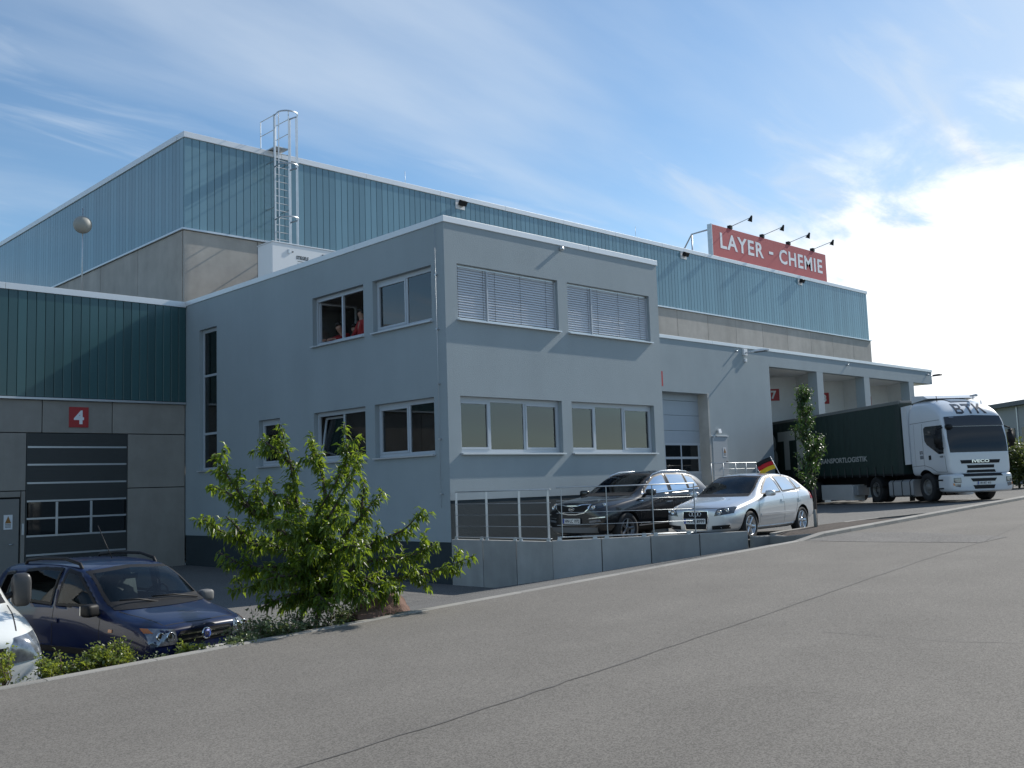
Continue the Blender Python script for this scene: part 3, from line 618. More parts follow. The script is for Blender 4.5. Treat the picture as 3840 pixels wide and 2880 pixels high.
# personnel door at the landing, canopy strips, small flood light
pd = sub('personnel_door', lb)
MB().bbox(21.36, 22.47, YL-.035, YL+.02, -.25, 1.84, .006).build('door_leaf', mat('pale_door', (.42, .45, .47), .5), pd)
mb = MB(); mb.tube([(22.36, YL-.03, .78), (22.36, YL-.09, .78), (22.24, YL-.09, .76)], .016, 8); mb.build('door_handle', black_m, pd)
for a, b in ((21.30, 21.52), (21.64, 22.55)): MB().bbox(a, b, YL-.07, YL-.001, 1.865, 1.90, .005).build('rain_strip', white_m, pd)
warn_sign('small white warning sign on the pale door behind the silver car', frame_mtx((22.22, YL-.037, 1.18), (1, 0, 0), (0, 0, 1)), .24, .42)
fl = thing('wall_lamp', 'small white square wall lamp above the pale door', 'lamp', (21.8, YL, 2.1)); mb = MB(); mb.obox((21.8, YL-.12, 2.1), (.10, 0, 0), (0, -.02, -.09), (0, .025, -.006)); mb.build('lamp_head', white_m, fl); MB().box(21.76, 21.84, YL-.09, YL, 2.08, 2.14).build('bracket', alu, fl)
def street_arm(label, x, y, z, side):
    t = thing('wall_floodlight', label, 'lamp', (x, y, z)); 
    if side == 'wall':
        MB().bbox(x-.14, x+.14, y-.10, y-.001, z-.12, z+.18, .01).build('box', white_m, t); MB().bbox(x-.04, x+.10, y-.09, y-.002, z-.42, z-.26, .008).build('sensor', white_m, t)
        p0 = Vector((x, y-.1, z)); d = Vector((.14, -1, .02)).normalized()
    else: p0 = Vector((x, y, z)); d = Vector((.9, -.25, .1)).normalized()
    mb = MB(); mb.tube([p0, p0+d*.35], .035, 8); mb.build('arm', alu, t)
    mb = MB(); s_ = d.cross(Vector((0, 0, 1))).normalized(); n = Vector((0, 0, 1)); c = p0+d*.72
    secs = [(.30, .07, .05), (.5, .12, .07), (.8, .15, .08), (1.05, .12, .05), (1.15, .04, .02)]
    vs = []
    for f_, ww, hh in secs:
        q = p0+d*f_
        vs += [q+s_*ww+n*.0, q+s_*ww*.75+n*hh, q-s_*ww*.75+n*hh, q-s_*ww, q-s_*ww*.8-n*.03, q+s_*ww*.8-n*.03]
    mb.add(vs, [(i*6+k, i*6+(k+1) % 6, (i+1)*6+(k+1) % 6, (i+1)*6+k) for i in range(4) for k in range(6)]+[list(range(6)), [24+k for k in range(6)]], 0, False)
    mb.build('lamp_head', white_m if side == 'wall' else black_m, t)
    mb = MB(); q = p0+d*.72; mb.obox(q-n*.034, d*.28, s_*.11, n*.01); mb.build('lamp_glass', black_m, t)
street_arm('white floodlight on an arm high on the loading building wall', 24.24, YL, 5.72, 'wall')
street_arm('dark floodlight on the right end of the canopy', XLE+.0, YL+.15, 5.72, 'end')
for x in (23.54, 33.9, 43.6): mb = MB(); mb.tube([(x, YL+.02, 5.76), (x, YL-.12, 5.75)], .04, 10); mb.build('rain_spout', galv, lb)
SIGN_AT = {'7': 2.28, '8': 2.86, '9': 3.0}
for (Q, Q2), ch, f_, lab in ((QS[0], '7', .30, 'red sign with white numeral 7 in the truck dock behind the green trailer'), (QS[1], '8', .30, 'red sign with white numeral 8 behind the first canopy pillar'), (QS[2], '9', .30, 'red sign mostly hidden behind the second canopy pillar')):
    c = Q2+wv*SIGN_AT[ch]; num_sign(lab, ch, (c.x-hv.x*.002, c.y-hv.y*.002, 4.3), wv, .62, .62, .30, .43)
# landing with railing and steps in front of the pale door
ld = thing('door_landing', 'concrete landing with steps under the pale door', 'landing', (21.8, 6.6, -1.4))
MB().bbox(19.4, 22.8, 6.25, YL-.02, -1.6, -.26, .01).build('slab', concrete_d, ld)
for i in range(5): MB().bbox(22.8+i*.28+.002, 22.8+(i+1)*.28, 6.25, YL-.02, -1.6, -.46-.19*i, .008).build('step', concrete_d, ld)
rl = thing('landing_railing', 'thin steel railing on the landing in front of the pale door', 'railing', (21.1, 6.3, -.26))
for x in (19.43, 20.3, 21.2, 22.0, 22.78): MB().tube([(x, 6.3, -.26), (x, 6.3, .67)], .018, 8).build('post', galv, rl)
for z, r_ in ((.67, .02), (.42, .01), (.17, .01)): MB().tube([(19.43, 6.3, z), (22.78, 6.3, z)], r_, 6).build('rail', galv, rl)
for z in (.67, .42): MB().tube([(22.78, 6.3, z), (24.1, 6.3, z-.95)], .016, 6).build('sloping_rail', galv, rl)
MB().tube([(24.1, 6.3, -1.4), (24.1, 6.3, -.28)], .018, 8).build('post', galv, rl)
# ================================================================== retaining wall (single L-shaped concrete blocks) + railing
rw = thing('retaining_wall', 'low retaining wall of grey precast concrete blocks below the parked cars', 'wall', (0, -3.2, -2))
def rblock(p, q, zt0, zt1, zb0, zb1, ch=(0, 0)):
    p, q = Vector(p), Vector(q); d = (q-p).normalized(); n = Vector((d.y, -d.x)); p = p+d*.008; q = q-d*.008; th = .13
    mb = MB(); c = .01
    a = [(p, zb0), (q, zb1), (q, zt1), (p, zt0)]
    f = [(x.x, x.y, z) for x, z in a]; b = [(x.x-n.x*th, x.y-n.y*th, z) for x, z in a]
    fi = [((p+d*c).x+n.x*c, (p+d*c).y+n.y*c, zb0), ((q-d*c).x+n.x*c, (q-d*c).y+n.y*c, zb1), ((q-d*c).x+n.x*c, (q-d*c).y+n.y*c, zt1-c), ((p+d*c).x+n.x*c, (p+d*c).y+n.y*c, zt0-c)]
    mb.add(f+b+fi, [(8, 9, 10, 11), (0, 1, 9, 8), (1, 2, 10, 9), (2, 3, 11, 10), (3, 0, 8, 11), (4, 7, 6, 5), (2, 6, 7, 3), (0, 3, 7, 4), (1, 5, 6, 2)])
    mb.build('concrete_block', concrete_d, rw)
for i in range(3): rblock((-.0, -i*1.068-.0), (-.0, -(i+1)*1.068), -1.17, -1.17, -2.45, -2.3)
pts = [P1+(P2-P1)*i/4 for i in range(5)]
for i in range(4): rblock(pts[i], pts[i+1], -1.16+.015*i+.005, -1.16+.015*(i+1)+.003, -2.3+.2*i, -2.1+.2*i)
dd = (P2-P1).normalized(); 
rr = thing('steel_railing', 'galvanised steel railing with thin rails on top of the retaining wall', 'railing', (0, -3.2, -1.16))
def seg_rail(p, q, zt, posts, first, last):
    p, q = Vector(p), Vector(q); d = (q-p).normalized(); n = Vector((d.y, -d.x)); off = -n*.05
    P3 = lambda x, z: Vector((x.x+off.x, x.y+off.y, z))
    for f_ in posts:
        x = p.lerp(q, f_); mb = MB(); c = P3(x, zt+.56); mb.obox(c, Vector((d.x, d.y, 0))*.006, Vector((n.x, n.y, 0))*.03, Vector((0, 0, .51))); mb.build('post', galv, rr)
    for z, r_ in ((1.075, .013), (.80, .005), (.55, .005), (.30, .005), (.055, .013)): MB().tube([P3(p.lerp(q, first), zt+z), P3(p.lerp(q, last), zt+z)], r_, 6).build('rail' if r_ > .01 else 'wire', galv, rr)
seg_rail((0, 0), (0, -3.2), -1.17, (.045, .365, .69, .96), .045, .985)
seg_rail(P1, P2, -1.14, (.055, .285, .52, .735), .03, .735)
def bracket(x, z, n):
    mb = MB(); mb.prism([(x.x-.05*n[0], x.y-.05*n[1], z), (x.x+.05*n[0], x.y+.05*n[1], z), (x.x+.035*n[0], x.y+.035*n[1], z+.07), (x.x-.035*n[0], x.y-.035*n[1], z+.07)], (.02*n[1]-.0, -.02*n[0], 0)); mb.build('bracket', galv, rr)
for y in (-.12, -.98, -1.16, -2.05, -2.23, -3.05): bracket(Vector((.06, y)), -1.168, (0, -1))
for f_ in (.04, .22, .28, .47, .53, .70): x = P1.lerp(P2, f_); bracket(x+Vector((dd.y, -dd.x))*-.06, -1.155+.05*f_, (dd.x, dd.y))
# ================================================================== roof things
lr = thing('roof_ladder', 'galvanised cat ladder with safety cage up the channel glass wall', 'ladder', (4.6, 14.7, 7.4))
LX0, LX1, LY, LZ0, LZ1 = 4.32, 4.98, 14.86, 7.4, 14.42
for x in (LX0, LX1): MB().bbox(x-.035, x+.035, LY-.03, LY+.03, LZ0, LZ1, .004).build('stile', galv, lr)
z = LZ0+.2; k = 0
while z < 13.1: MB().tube([(LX0+.03, LY, z), (LX1-.03, LY, z)], .017, 6, cap=False).build('rung', galv, lr); z += .28
xc = (LX0+LX1)/2
def hoop(z): return [(xc+.40*math.cos(a), LY-.36+.40*math.sin(a)-.02, z) for a in [R(t) for t in range(155, 386, 15)]]
for z in (14.38, 12.35, 10.3, 8.4):
    h = hoop(z); mb = MB(); vs = []
    for p in [(LX0, LY, z)]+h+[(LX1, LY, z)]: vs += [(p[0], p[1], z-.03), (p[0], p[1], z+.03)]
    n = len(vs)//2; mb.add(vs, [(2*i, 2*i+1, 2*i+3, 2*i+2) for i in range(n-1)], 0, True); o = mb.build('cage_hoop', galv, lr)
    sm_ = o.modifiers.new('t', 'SOLIDIFY'); sm_.thickness = .008
for i in (1, 5, 9, 13): 
    p = hoop(0)[i+1 if i < 14 else 14]; mb = MB(); mb.box(p[0]-.022, p[0]+.022, p[1]-.005, p[1]+.005, 8.4, 14.38); mb.build('cage_strip', galv, lr)
MB().bbox(LX0+.035, LX1-.035, LY+.0, YH+.5, 13.16, 13.2, .004).build('exit_step', galv, lr)
for x in (LX0, LX1):
    mb = MB(); mb.tube([(x, LY, 14.40), (x, YH+.5, 14.40), (x, YH+.5, HH-.05)], .02, 6, smooth=False); mb.tube([(x, LY, 13.82), (x, YH+.5, 13.82)], .016, 6); mb.build('exit_handrail', galv, lr)
for x in (LX0, LX1):
    for z in (9.0, 10.8, 12.6): MB().box(x-.02, x+.02, LY+.03, YH-.001, z-.015, z+.015).build('wall_bracket', galv, lr)
ac = thing('ventilation_unit', 'white ventilation unit with lettering standing on the office roof', 'ventilation unit', (3.7, 12.6, 6.2))
AX0, AX1, AY0, AY1, AZ0, AZ1 = 2.48, 6.9, 11.98, 12.95, 7.5, 8.6
MB().bbox(AX0, AX1, AY0, AY1, AZ0, AZ1, .02).build('casing', white_m, ac)
MB().bbox(AX0-.02, AX1+.02, AY0-.02, AY1+.02, AZ1+.002, AZ1+.04, .008).build('cover', coping_m, ac)
for x in (AX0+.1, AX0+2.2, AX1-.2):
    for y in (AY0+.1, AY1-.2): MB().box(x, x+.1, y, y+.1, 6.2, AZ0+.001).build('leg', galv, ac)
mb = MB(); mb.box(AX0+2.0, AX0+3.4, AY0-.012, AY0-.001, AZ0+.35, AZ1-.18); mb.build('louvre', black_m, ac)
MB().box(AX0+3.6, AX0+4.2, AY0-.012, AY0-.001, AZ0+.35, AZ1-.18).build('louvre', black_m, ac)
MB().box(AX0+.62, AX0+.68, AY0-.03, AY0-.001, AZ1-.32, AZ1-.18).build('latch', galv, ac); MB().tube([(AX0+.78, AY0-.002, AZ1-.26), (AX0+.82, AY0-.03, AZ1-.24)], .02, 6).build('latch', black_m, ac)
mb = MB(); text_mb(mb, 'STIEGELE', .50, .13, frame_mtx((AX0+1.2, AY0-.002, AZ1-.42), (1, 0, 0), (0, 0, 1)), .002, .03); mb.build('lettering', black_m, ac)
mb = MB()
for i, (wd_, z) in enumerate(((.42, .55), (.4, .64), (.44, .70), (.38, .76))): mb.box(AX0+1.0, AX0+1.0+wd_, AY0-.003, AY0-.001, AZ1-z-.012, AZ1-z+.012)
mb.build('small_print', mat('grey_print', (.2, .2, .2)), ac)
bl = thing('antenna_ball', 'grey ball on a thin mast above the low roof', 'mast', (-2.4, 16, 6.2))
MB().tube([(-2.38, 16, 6.2), (-2.38, 16, 9.85)], .022, 8).build('mast', galv, bl)
bm = bmesh.new(); bmesh.ops.create_icosphere(bm, subdivisions=4, radius=.30); mb = MB(); mb.bm(bm, 0, True, T(-2.38, 16, 9.27)); mb.build('ball', mat('grey_ball', (.30, .30, .27), .6), bl)
# sign board on the hall roof
sb = thing('sign_board', 'large red roof sign board with white company lettering', 'sign', (41.9, 16.2, HH))
SX0, SX1, SZ0, SZ1 = 35.03, 48.74, 13.2, 15.40
MB().bbox(SX0, SX1, 16.2, 16.32, SZ0, SZ1, .01).build('board', redb_m, sb); MB().box(SX0-.05, SX0-.002, 16.18, 16.5, SZ0, SZ1+.02).build('edge_frame', galv, sb)
mb = MB(); fm = lambda x, z: frame_mtx((x, 16.198, z), (1, 0, 0), (0, 0, 1))
text_mb(mb, 'LAYER', 4.85, .98, fm(38.28, 14.52), .006, .022, 0, 1.14); mb.build('lettering', white_s, sb)
mb = MB(); mb.box(41.35, 41.85, 16.188, 16.198, 14.42, 14.60); mb.build('dash', white_s, sb)
mb = MB(); text_mb(mb, 'CHEMIE', 5.6, .98, fm(45.38, 14.46), .006, .022, 0, 1.14); mb.build('lettering', white_s, sb)
mb = MB()
for x in (SX0+.3, 41.8, SX1-.4): mb.tube([(x, 16.4, SZ1-.2), (x, 17.9, SZ1-.25), (x, 19.6, HH-.2)], .05, 6); mb.tube([(x, 17.9, SZ1-.25), (x, 17.9, HH-.2)], .05, 6)
mb.build('support_frame', galv, sb)
for x in (37.1, 40.75, 43.95, 47.1):
    t = thing('sign_lamp', {37.1: 'black spot lamp on an arm over the first letters of the red roof sign', 40.75: 'black spot lamp on an arm over the end of the first word of the sign', 43.95: 'black spot lamp on an arm over the start of the second word of the sign', 47.1: 'black spot lamp on an arm over the last letters of the red roof sign'}[x], 'lamp', (x, 16.25, SZ1), group='black spot lamps above the roof sign')
    MB().bbox(x-.12, x+.12, 16.15, 16.4, SZ1+.0, SZ1+.24, .02).build('base', black_m, t); MB().tube([(x, 16.2, SZ1+.16), (x, 14.75, SZ1+.42)], .022, 6).build('arm', galv, t)
    mb = MB(); d = Vector((0, .45, -.9)).normalized(); c = Vector((x, 14.72, SZ1+.42)); mb.tube([c-d*.12, c+d*.05, c+d*.26], [.05, .09, .15], 10); mb.build('lamp_head', black_m, t)
# far hall beyond the yard
fb = thing('distant_hall', 'pale grey industrial hall with dark windows far behind the truck', 'building', (62.8, 11.2, -1.2))
o0 = Vector((66.5, 14.2, 0)); d0 = Vector((-.68, -.73, 0)).normalized(); n0 = Vector((.73, -.68, 0)); pw = mat('pale_cladding', (.44, .46, .47), .7, var=.05, vscale=.4)
mb = MB(); mb.prism([o0+Vector((0, 0, -2)), o0+d0*40+Vector((0, 0, -2)), o0+d0*40+n0*14+Vector((0, 0, -2)), o0+n0*14+Vector((0, 0, -2))], (0, 0, 6.6)); mb.build('wall', pw, fb)
mb = MB(); q = o0-d0*.3-n0*.4+Vector((0, 0, 4.6)); mb.prism([q, q+d0*41, q+d0*41+n0*15, q+n0*15], (0, 0, .32)); mb.build('roof_edge', mat('dark_roof_edge', (.10, .11, .13), .5), fb)
for i in range(9):
    c = o0+d0*(2.4+i*3.3)-n0*.02+Vector((0, 0, 2.25)); mb = MB(); mb.obox(c, d0*1.15, n0*.03, Vector((0, 0, .75))); mb.build('window', glassd_m, fb)
    c = o0+d0*(.75+i*3.3)-n0*.02+Vector((0, 0, 1.3)); mb = MB(); mb.obox(c, d0*.06, n0*.05, Vector((0, 0, 3.2))); mb.build('cladding_joint', alu, fb)
# ================================================================== vehicles
def ev_mesh(o):
    dg = bpy.context.evaluated_depsgraph_get(); dg.update(); e = o.evaluated_get(dg); return bpy.data.meshes.new_from_object(e, depsgraph=dg)
def loft(secs, mirror=True):
    """secs: list of (s, [(t,h)...]) half profiles from bottom centre to top centre"""
    bm = bmesh.new(); n = len(secs[0][1]); g_ = []
    for s, pr_ in secs:
        row = {}
        for i, (t, h) in enumerate(pr_):
            a = bm.verts.new((s, t, h)); b = a if t == 0 else bm.verts.new((s, -t, h)); row[i] = (a, b)
        g_.append(row)
    for r0, r1 in zip(g_, g_[1:]):
        for i in range(n-1):
            for k in (0, 1):
                q = [r0[i][k], r0[i+1][k], r1[i+1][k], r1[i][k]]
                q = [v for j, v in enumerate(q) if v not in q[:j]]
                if len(q) > 2: bm.faces.new(q if k else q[::-1])
    for r in (g_[0], g_[-1]):
        for i in range(n-1):
            q = [r[i][0], r[i+1][0], r[i+1][1], r[i][1]]; q = [v for j, v in enumerate(q) if v not in q[:j]]
            if len(q) > 2: bm.faces.new(q)
    bmesh.ops.recalc_face_normals(bm, faces=bm.faces[:]); return bm
def make_body(name, root, secs, paint, arches, levels=3, mirror_cut=True):
    bm = loft(secs); me = bpy.data.meshes.new(name); bm.to_mesh(me); bm.free(); me.materials.append(paint)
    o = bpy.data.objects.new(name, me); C.objects.link(o); sd = o.modifiers.new('s', 'SUBSURF'); sd.levels = levels; sd.render_levels = levels
    m1 = ev_mesh(o); bvh = BVHTree.FromPolygons([v.co[:] for v in m1.vertices], [list(p.vertices) for p in m1.polygons])
    o.modifiers.clear(); o.data = m1
    if arches:
        mb = MB()
        for s, h, r, y0, y1 in arches:
            for sg in (1, -1):
                prof = [(0, y0*sg), (r, y0*sg), (r, y1*sg), (0, y1*sg)]; mb.lathe(prof[0:4], 36, 'Y', (s, 0, h), 0, False)
        cm_ = mb.mesh('cut', [black_m]); b2 = bmesh.new(); b2.from_mesh(cm_); bmesh.ops.remove_doubles(b2, verts=b2.verts[:], dist=1e-5); bmesh.ops.recalc_face_normals(b2, faces=b2.faces[:]); b2.to_mesh(cm_); b2.free()
        co = bpy.data.objects.new('cut', cm_); C.objects.link(co)
        md = o.modifiers.new('b', 'BOOLEAN'); md.operation = 'DIFFERENCE'; md.object = co; md.solver = 'EXACT'; md.material_mode = 'TRANSFER'
        m2 = ev_mesh(o); o.modifiers.clear(); o.data = m2; bpy.data.objects.remove(co)
    for p in o.data.polygons: p.use_smooth = True
    b3 = bmesh.new(); b3.from_mesh(o.data)
    for e in b3.edges:
        if len(e.link_faces) == 2 and e.calc_face_angle(0) > R(38): e.smooth = False
    b3.to_mesh(o.data); b3.free()
    o.name = name; o.parent = root; return o, bvh
VIEW = {'L': (lambda a, b: Vector((a, 4, b)), Vector((0, -1, 0))), 'R': (lambda a, b: Vector((a, -4, b)), Vector((0, 1, 0))), 'F': (lambda a, b: Vector((8, a, b)), Vector((-1, 0, 0))),
        'T': (lambda a, b: Vector((a, b, 8)), Vector((0, 0, -1))), 'B': (lambda a, b: Vector((-16, a, b)), Vector((1, 0, 0)))}
def patch(mb, bvh, poly, view, off=.007, res=.045, mi=0, thick=.012, frit=0, fmi=1):
    org, d = VIEW[view]; pts = []
    for (a, b) in zip(poly, poly[1:]+poly[:1]):
        a, b = Vector(a), Vector(b); n = max(1, int((b-a).length/res))
        pts += [a.lerp(b, i/n) for i in range(n)]
    n = len(pts); edges = [(i, (i+1) % n) for i in range(n)]
    def inside(p):
        c = False
        for i in range(n):
            a, b = pts[i], pts[i-1]
            if (a.y > p.y) != (b.y > p.y) and p.x < (b.x-a.x)*(p.y-a.y)/(b.y-a.y)+a.x: c = not c
        return c
    xs = [p.x for p in pts]; ys = [p.y for p in pts]; x = min(xs)+res*.5
    inner = []
    while x < max(xs):
        y = min(ys)+res*.5
        while y < max(ys):
            p = Vector((x, y))
            if inside(p) and min((p-q).length for q in pts) > res*.45: inner.append(p)
            y += res
        x += res
    ring = []
    if frit:
        cc = sum(pts, Vector((0, 0)))/n
        m_ = len(poly); ip = []
        for i in range(m_):                                # inset polygon
            a, b, c = Vector(poly[i-1]), Vector(poly[i]), Vector(poly[(i+1) % m_]); d1 = (b-a).normalized(); d2 = (c-b).normalized(); n1 = Vector((-d1.y, d1.x)); n2 = Vector((-d2.y, d2.x))
            if n1.dot(cc-b) < 0: n1 = -n1
            if n2.dot(cc-b) < 0: n2 = -n2
            bi = (n1+n2).normalized(); ip.append(b+bi*frit/max(.45, bi.dot(n1)))
        for a, b in zip(ip, ip[1:]+ip[:1]):
            k = max(1, int((b-a).length/res)); ring += [a.lerp(b, i/k) for i in range(k)]
        inner = [p for p in inner if min((p-q).length for q in ring) > res*.4]
    b0_ = n+len(inner); edges += [(b0_+i, b0_+(i+1) % len(ring)) for i in range(len(ring))] if ring else []
    vs, es, fs, *_ = delaunay_2d_cdt(pts+inner+ring, edges, [], 1, 1e-6)
    if frit and not fs: vs, es, fs, *_ = delaunay_2d_cdt(pts+inner, edges[:n], [], 1, 1e-6)
    top = []; bot = []
    for v in vs:
        o = org(v.x, v.y); hit, nn, idx, dist = bvh.ray_cast(o, d)
        if hit is None:
            hit, nn, idx, dist = bvh.find_nearest(o+d*(o.length*.5)) if False else bvh.find_nearest(Vector((o.x if view != 'F' else 1.5, o.y if view in 'FBT' else o.y*.2, o.z)))
        if nn.dot(d) > 0: nn = -nn
        k = (nn*.6-d*.4).normalized(); top.append(hit+k*off); bot.append(hit-k*thick)
    m = len(top); cnt = {}
    for f in fs:
        for a, b in zip(f, f[1:]+f[:1]): cnt[frozenset((a, b))] = cnt.get(frozenset((a, b)), 0)+1
    rim = [tuple(e) for e, c in cnt.items() if c == 1]
    if frit:
        rt_ = [(p.x, p.y) for p in ring]; ins = [inpoly(rt_, sum(vs[i].x for i in f)/3, sum(vs[i].y for i in f)/3) for f in fs]
        mb.add(top, [list(f) for f, q in zip(fs, ins) if q], mi, True); mb.add(top, [list(f) for f, q in zip(fs, ins) if not q], fmi, True)
    else: mb.add(top, [list(f) for f in fs], mi, True)
    k_ = {}; rv = []
    for e in rim:
        for i in e:
            if i not in k_: k_[i] = len(k_); rv += [top[i], bot[i]]
    mb.add(rv, [(2*k_[a], 2*k_[b], 2*k_[b]+1, 2*k_[a]+1) for a, b in rim], mi, False); return mb
def inpoly(poly, x, y):
    c = False
    for i in range(len(poly)):
        a, b = poly[i], poly[i-1]
        if (a[1] > y) != (b[1] > y) and x < (b[0]-a[0])*(y-a[1])/(b[1]-a[1])+a[0]: c = not c
    return c
OPEN = []
def pane(name, root, bvh, poly, view):
    mb = MB(); patch(mb, bvh, poly, view, .007, .06, 0, .004, .034); OPEN.append((poly, view)); pbuild(mb, name, [car_glass, black_m], root)
def cut_openings(body):
    me = body.data; me.materials.append(black_m); kb = len(me.materials)-1; bm = bmesh.new(); bm.from_mesh(me); kill = []
    for f in bm.faces:
        c = f.calc_center_median(); n = f.normal
        for poly, view in OPEN:
            if view == 'F': 
                if n.x < .12 or c.x < -.2: continue
                x, y = c.y, c.z
            else:
                if n.y*(1 if view == 'L' else -1) < .3: continue
                x, y = c.x, c.z
            if not inpoly(poly, x, y): continue
            cx_ = sum(p[0] for p in poly)/len(poly); cy_ = sum(p[1] for p in poly)/len(poly)
            e = .012; dx, dy = x-cx_, y-cy_; l = math.hypot(dx, dy)+1e-6
            if inpoly(poly, x+dx/l*e, y+dy/l*e*.8): kill.append(f)
            else: f.material_index = kb
            break
    bmesh.ops.delete(bm, geom=kill, context='FACES'); bm.to_mesh(me); bm.free(); OPEN.clear()
    md = body.modifiers.new('t', 'SOLIDIFY'); md.thickness = .018; md.offset = -1; md.material_offset = len(me.materials); md.use_rim = True; md.material_offset_rim = len(me.materials)
def cabin(root, h, front, rear, wd, m, hs=.0):
    inn = sub('interior', root)
    mb = MB(); mb.box(rear, front, -wd, wd, h-.42, h-.38); pbuild(mb, 'floor', black_m, inn)
    mb = MB(); mb.prism([(front-.06, -wd, h-.35), (front-.42, -wd, h-.35), (front-.38, -wd, h+.0), (front-.10, -wd, h-.01)], (0, 2*wd, 0)); pbuild(mb, 'dashboard', mat('dashboard_grey', (.05, .052, .055), .7), inn)
    x = front-.95
    for sg in (1, -1):
        mb = MB(); y = sg*wd*.52
        mb.bbox(x-.28, x+.25, y-.24, y+.24, h-.40, h-.18, .06); bm = bmesh.new(); bmesh.ops.create_cube(bm, size=1); bmesh.ops.bevel(bm, geom=bm.edges[:], offset=.14, segments=3, affect='EDGES')
        mb.bm(bm, 0, True, T(x-.32, y, h+.06) @ Matrix.Rotation(R(-14), 4, 'Y') @ Matrix.Diagonal((.14, .48, .62, 1))); pbuild(mb, 'seat', m, inn)
        bm = bmesh.new(); bmesh.ops.create_cube(bm, size=1); bmesh.ops.bevel(bm, geom=bm.edges[:], offset=.25, segments=3, affect='EDGES')
        mb = MB(); mb.bm(bm, 0, True, T(x-.40, y, h+.43+hs) @ Matrix.Diagonal((.09, .25, .17, 1))); pbuild(mb, 'headrest', m, inn)
    mb = MB(); mb.bbox(rear+.1, rear+.28, -wd*.92, wd*.92, h-.38, h+.22, .05); pbuild(mb, 'rear_seat', m, inn)
    mb = MB(); c = Vector((front-.52, wd*.50, h+.03)); ax = Vector((-.85, 0, .5)).normalized(); a_ = Vector((0, 1, 0)); b_ = ax.cross(a_)
    mb.tube([c+(a_*math.cos(t)+b_*math.sin(t))*.18 for t in [2*math.pi*i/20 for i in range(21)]], .014, 6, cap=False); mb.tube([c-a_*.17, c+a_*.17], .012, 5); pbuild(mb, 'steering_wheel', black_m, inn)
    bm = bmesh.new(); bmesh.ops.create_cube(bm, size=1); mb = MB(); mb.bm(bm, 0, False, T(front-.62, 0, h+.31+hs) @ Matrix.Diagonal((.03, .2, .06, 1))); pbuild(mb, 'rear_view_mirror', black_m, inn)
car_glass = mat_glass('car_glass', (.46, .52, .52), .0, 1.42); seat_dark = mat('dark_seat_cloth', (.035, .036, .04), .9); seat_pale = mat('pale_seat_cloth', (.13, .14, .145), .9)
def both(fn):
    for v in ('L', 'R'): fn(v)
def line_patch(mb, bvh, pts, view, wd=.009, off=.0015, mi=0):
    for a, b in zip(pts, pts[1:]):
        a, b = Vector(a), Vector(b); d = (b-a).normalized(); n = Vector((-d.y, d.x))*wd/2
        patch(mb, bvh, [tuple(a-n), tuple(b-n), tuple(b+n), tuple(a+n)], view, off, .06, mi, .003)
def wheel_meshes(r, wd, rim_r, spokes, rimmat, style='star'):
    mb = MB(); h = wd/2
    mb.lathe([(rim_r*.98, -h*.8), (rim_r+.02, -h*.95), (r-.05, -h), (r-.012, -h*.86), (r, -h*.6), (r, h*.6), (r-.012, h*.86), (r-.05, h), (rim_r+.02, h*.95), (rim_r*.98, h*.8)], 36); ty = mb.mesh('tyre', rubber_m)
    mb = MB(); mb.lathe([(rim_r*.98, -h*.8), (rim_r*.98, h*.78), (rim_r*.94, h*.9), (rim_r*.90, h*.74), (rim_r*.88, h*.1), (0, h*.05)], 36, mi=0)
    mb.lathe([(rim_r*.875, h*.12), (0, h*.10)], 28, mi=1)
    if style == 'star':
        for k in range(spokes):
            a = 2*math.pi*k/spokes; c, s_ = math.cos(a), math.sin(a); q = lambda rr, tt, y: (rr*c-tt*s_, y, rr*s_+tt*c)
            sec = []
            for rr, w_, y in ((.03, .034, h*.62), (rim_r*.45, .026, h*.66), (rim_r*.93, .042, h*.80)): sec.append([q(rr, -w_, y-.03), q(rr, -w_*.7, y), q(rr, w_*.7, y), q(rr, w_, y-.03)])
            mb.add([p for x in sec for p in x], [(i*4+j, i*4+j+1, i*4+j+5, i*4+j+4) for i in range(2) for j in range(3)], 0, True)
        mb.lathe([(.058, h*.5), (.055, h*.70), (.03, h*.74), (0, h*.74)], 18)
    else:                                                   # dished steel truck wheel with hub
        mb.lathe([(rim_r*.88, h*.2), (rim_r*.8, h*.45), (rim_r*.55, h*.55), (rim_r*.45, h*.4), (rim_r*.36, h*.9), (rim_r*.2, h*.98), (0, h*.98)] if style == 'front' else [(rim_r*.88, h*.2), (rim_r*.75, -h*.2), (rim_r*.5, -h*.3), (rim_r*.42, h*.35), (rim_r*.25, h*.5), (0, h*.5)], 28)
        for k in range(10):
            a = 2*math.pi*k/10; rr = rim_r*.62; mb.lathe([(.02, h*.3), (.02, h*.66), (0, h*.68)], 6, 'Y', (rr*math.cos(a), 0, rr*math.sin(a))) 
    return ty, mb.mesh('rim', [rimmat, black_m])
def put_wheels(root, spots, meshes, side_sign=True):
    ty, rm = meshes
    for (s, t, h) in spots:
        wl = sub('wheel', root); wl.location = (s, t, h); wl.rotation_euler = (0, 0, 0 if t > 0 else math.pi)
        for nm, me in (('tyre', ty), ('rim', rm)):
            o = bpy.data.objects.new(nm, me); C.objects.link(o); o.parent = wl; o.rotation_euler = (0, random.uniform(0, 2), 0)
def lmp(o, root): o.parent = root; return o
def pbuild(mb, name, m, root, label=None): return mb.build(name, m, root, world=False, label=label)
plate_w = mat('plate_white', (.72, .72, .70), .5); plate_b = mat('plate_blue', (.02, .06, .32), .5); print_b = mat('plate_print', (.02, .02, .022), .6)
lens_m = mat('headlamp_lens', (.20, .215, .24), .12, .5, coat=1.0, var=.45, vscale=18); amber_m = mat('amber_lens', (.45, .13, .02), .15, coat=1.0); tail_m = mat('red_lens', (.42, .012, .016), .15, coat=1.0); 
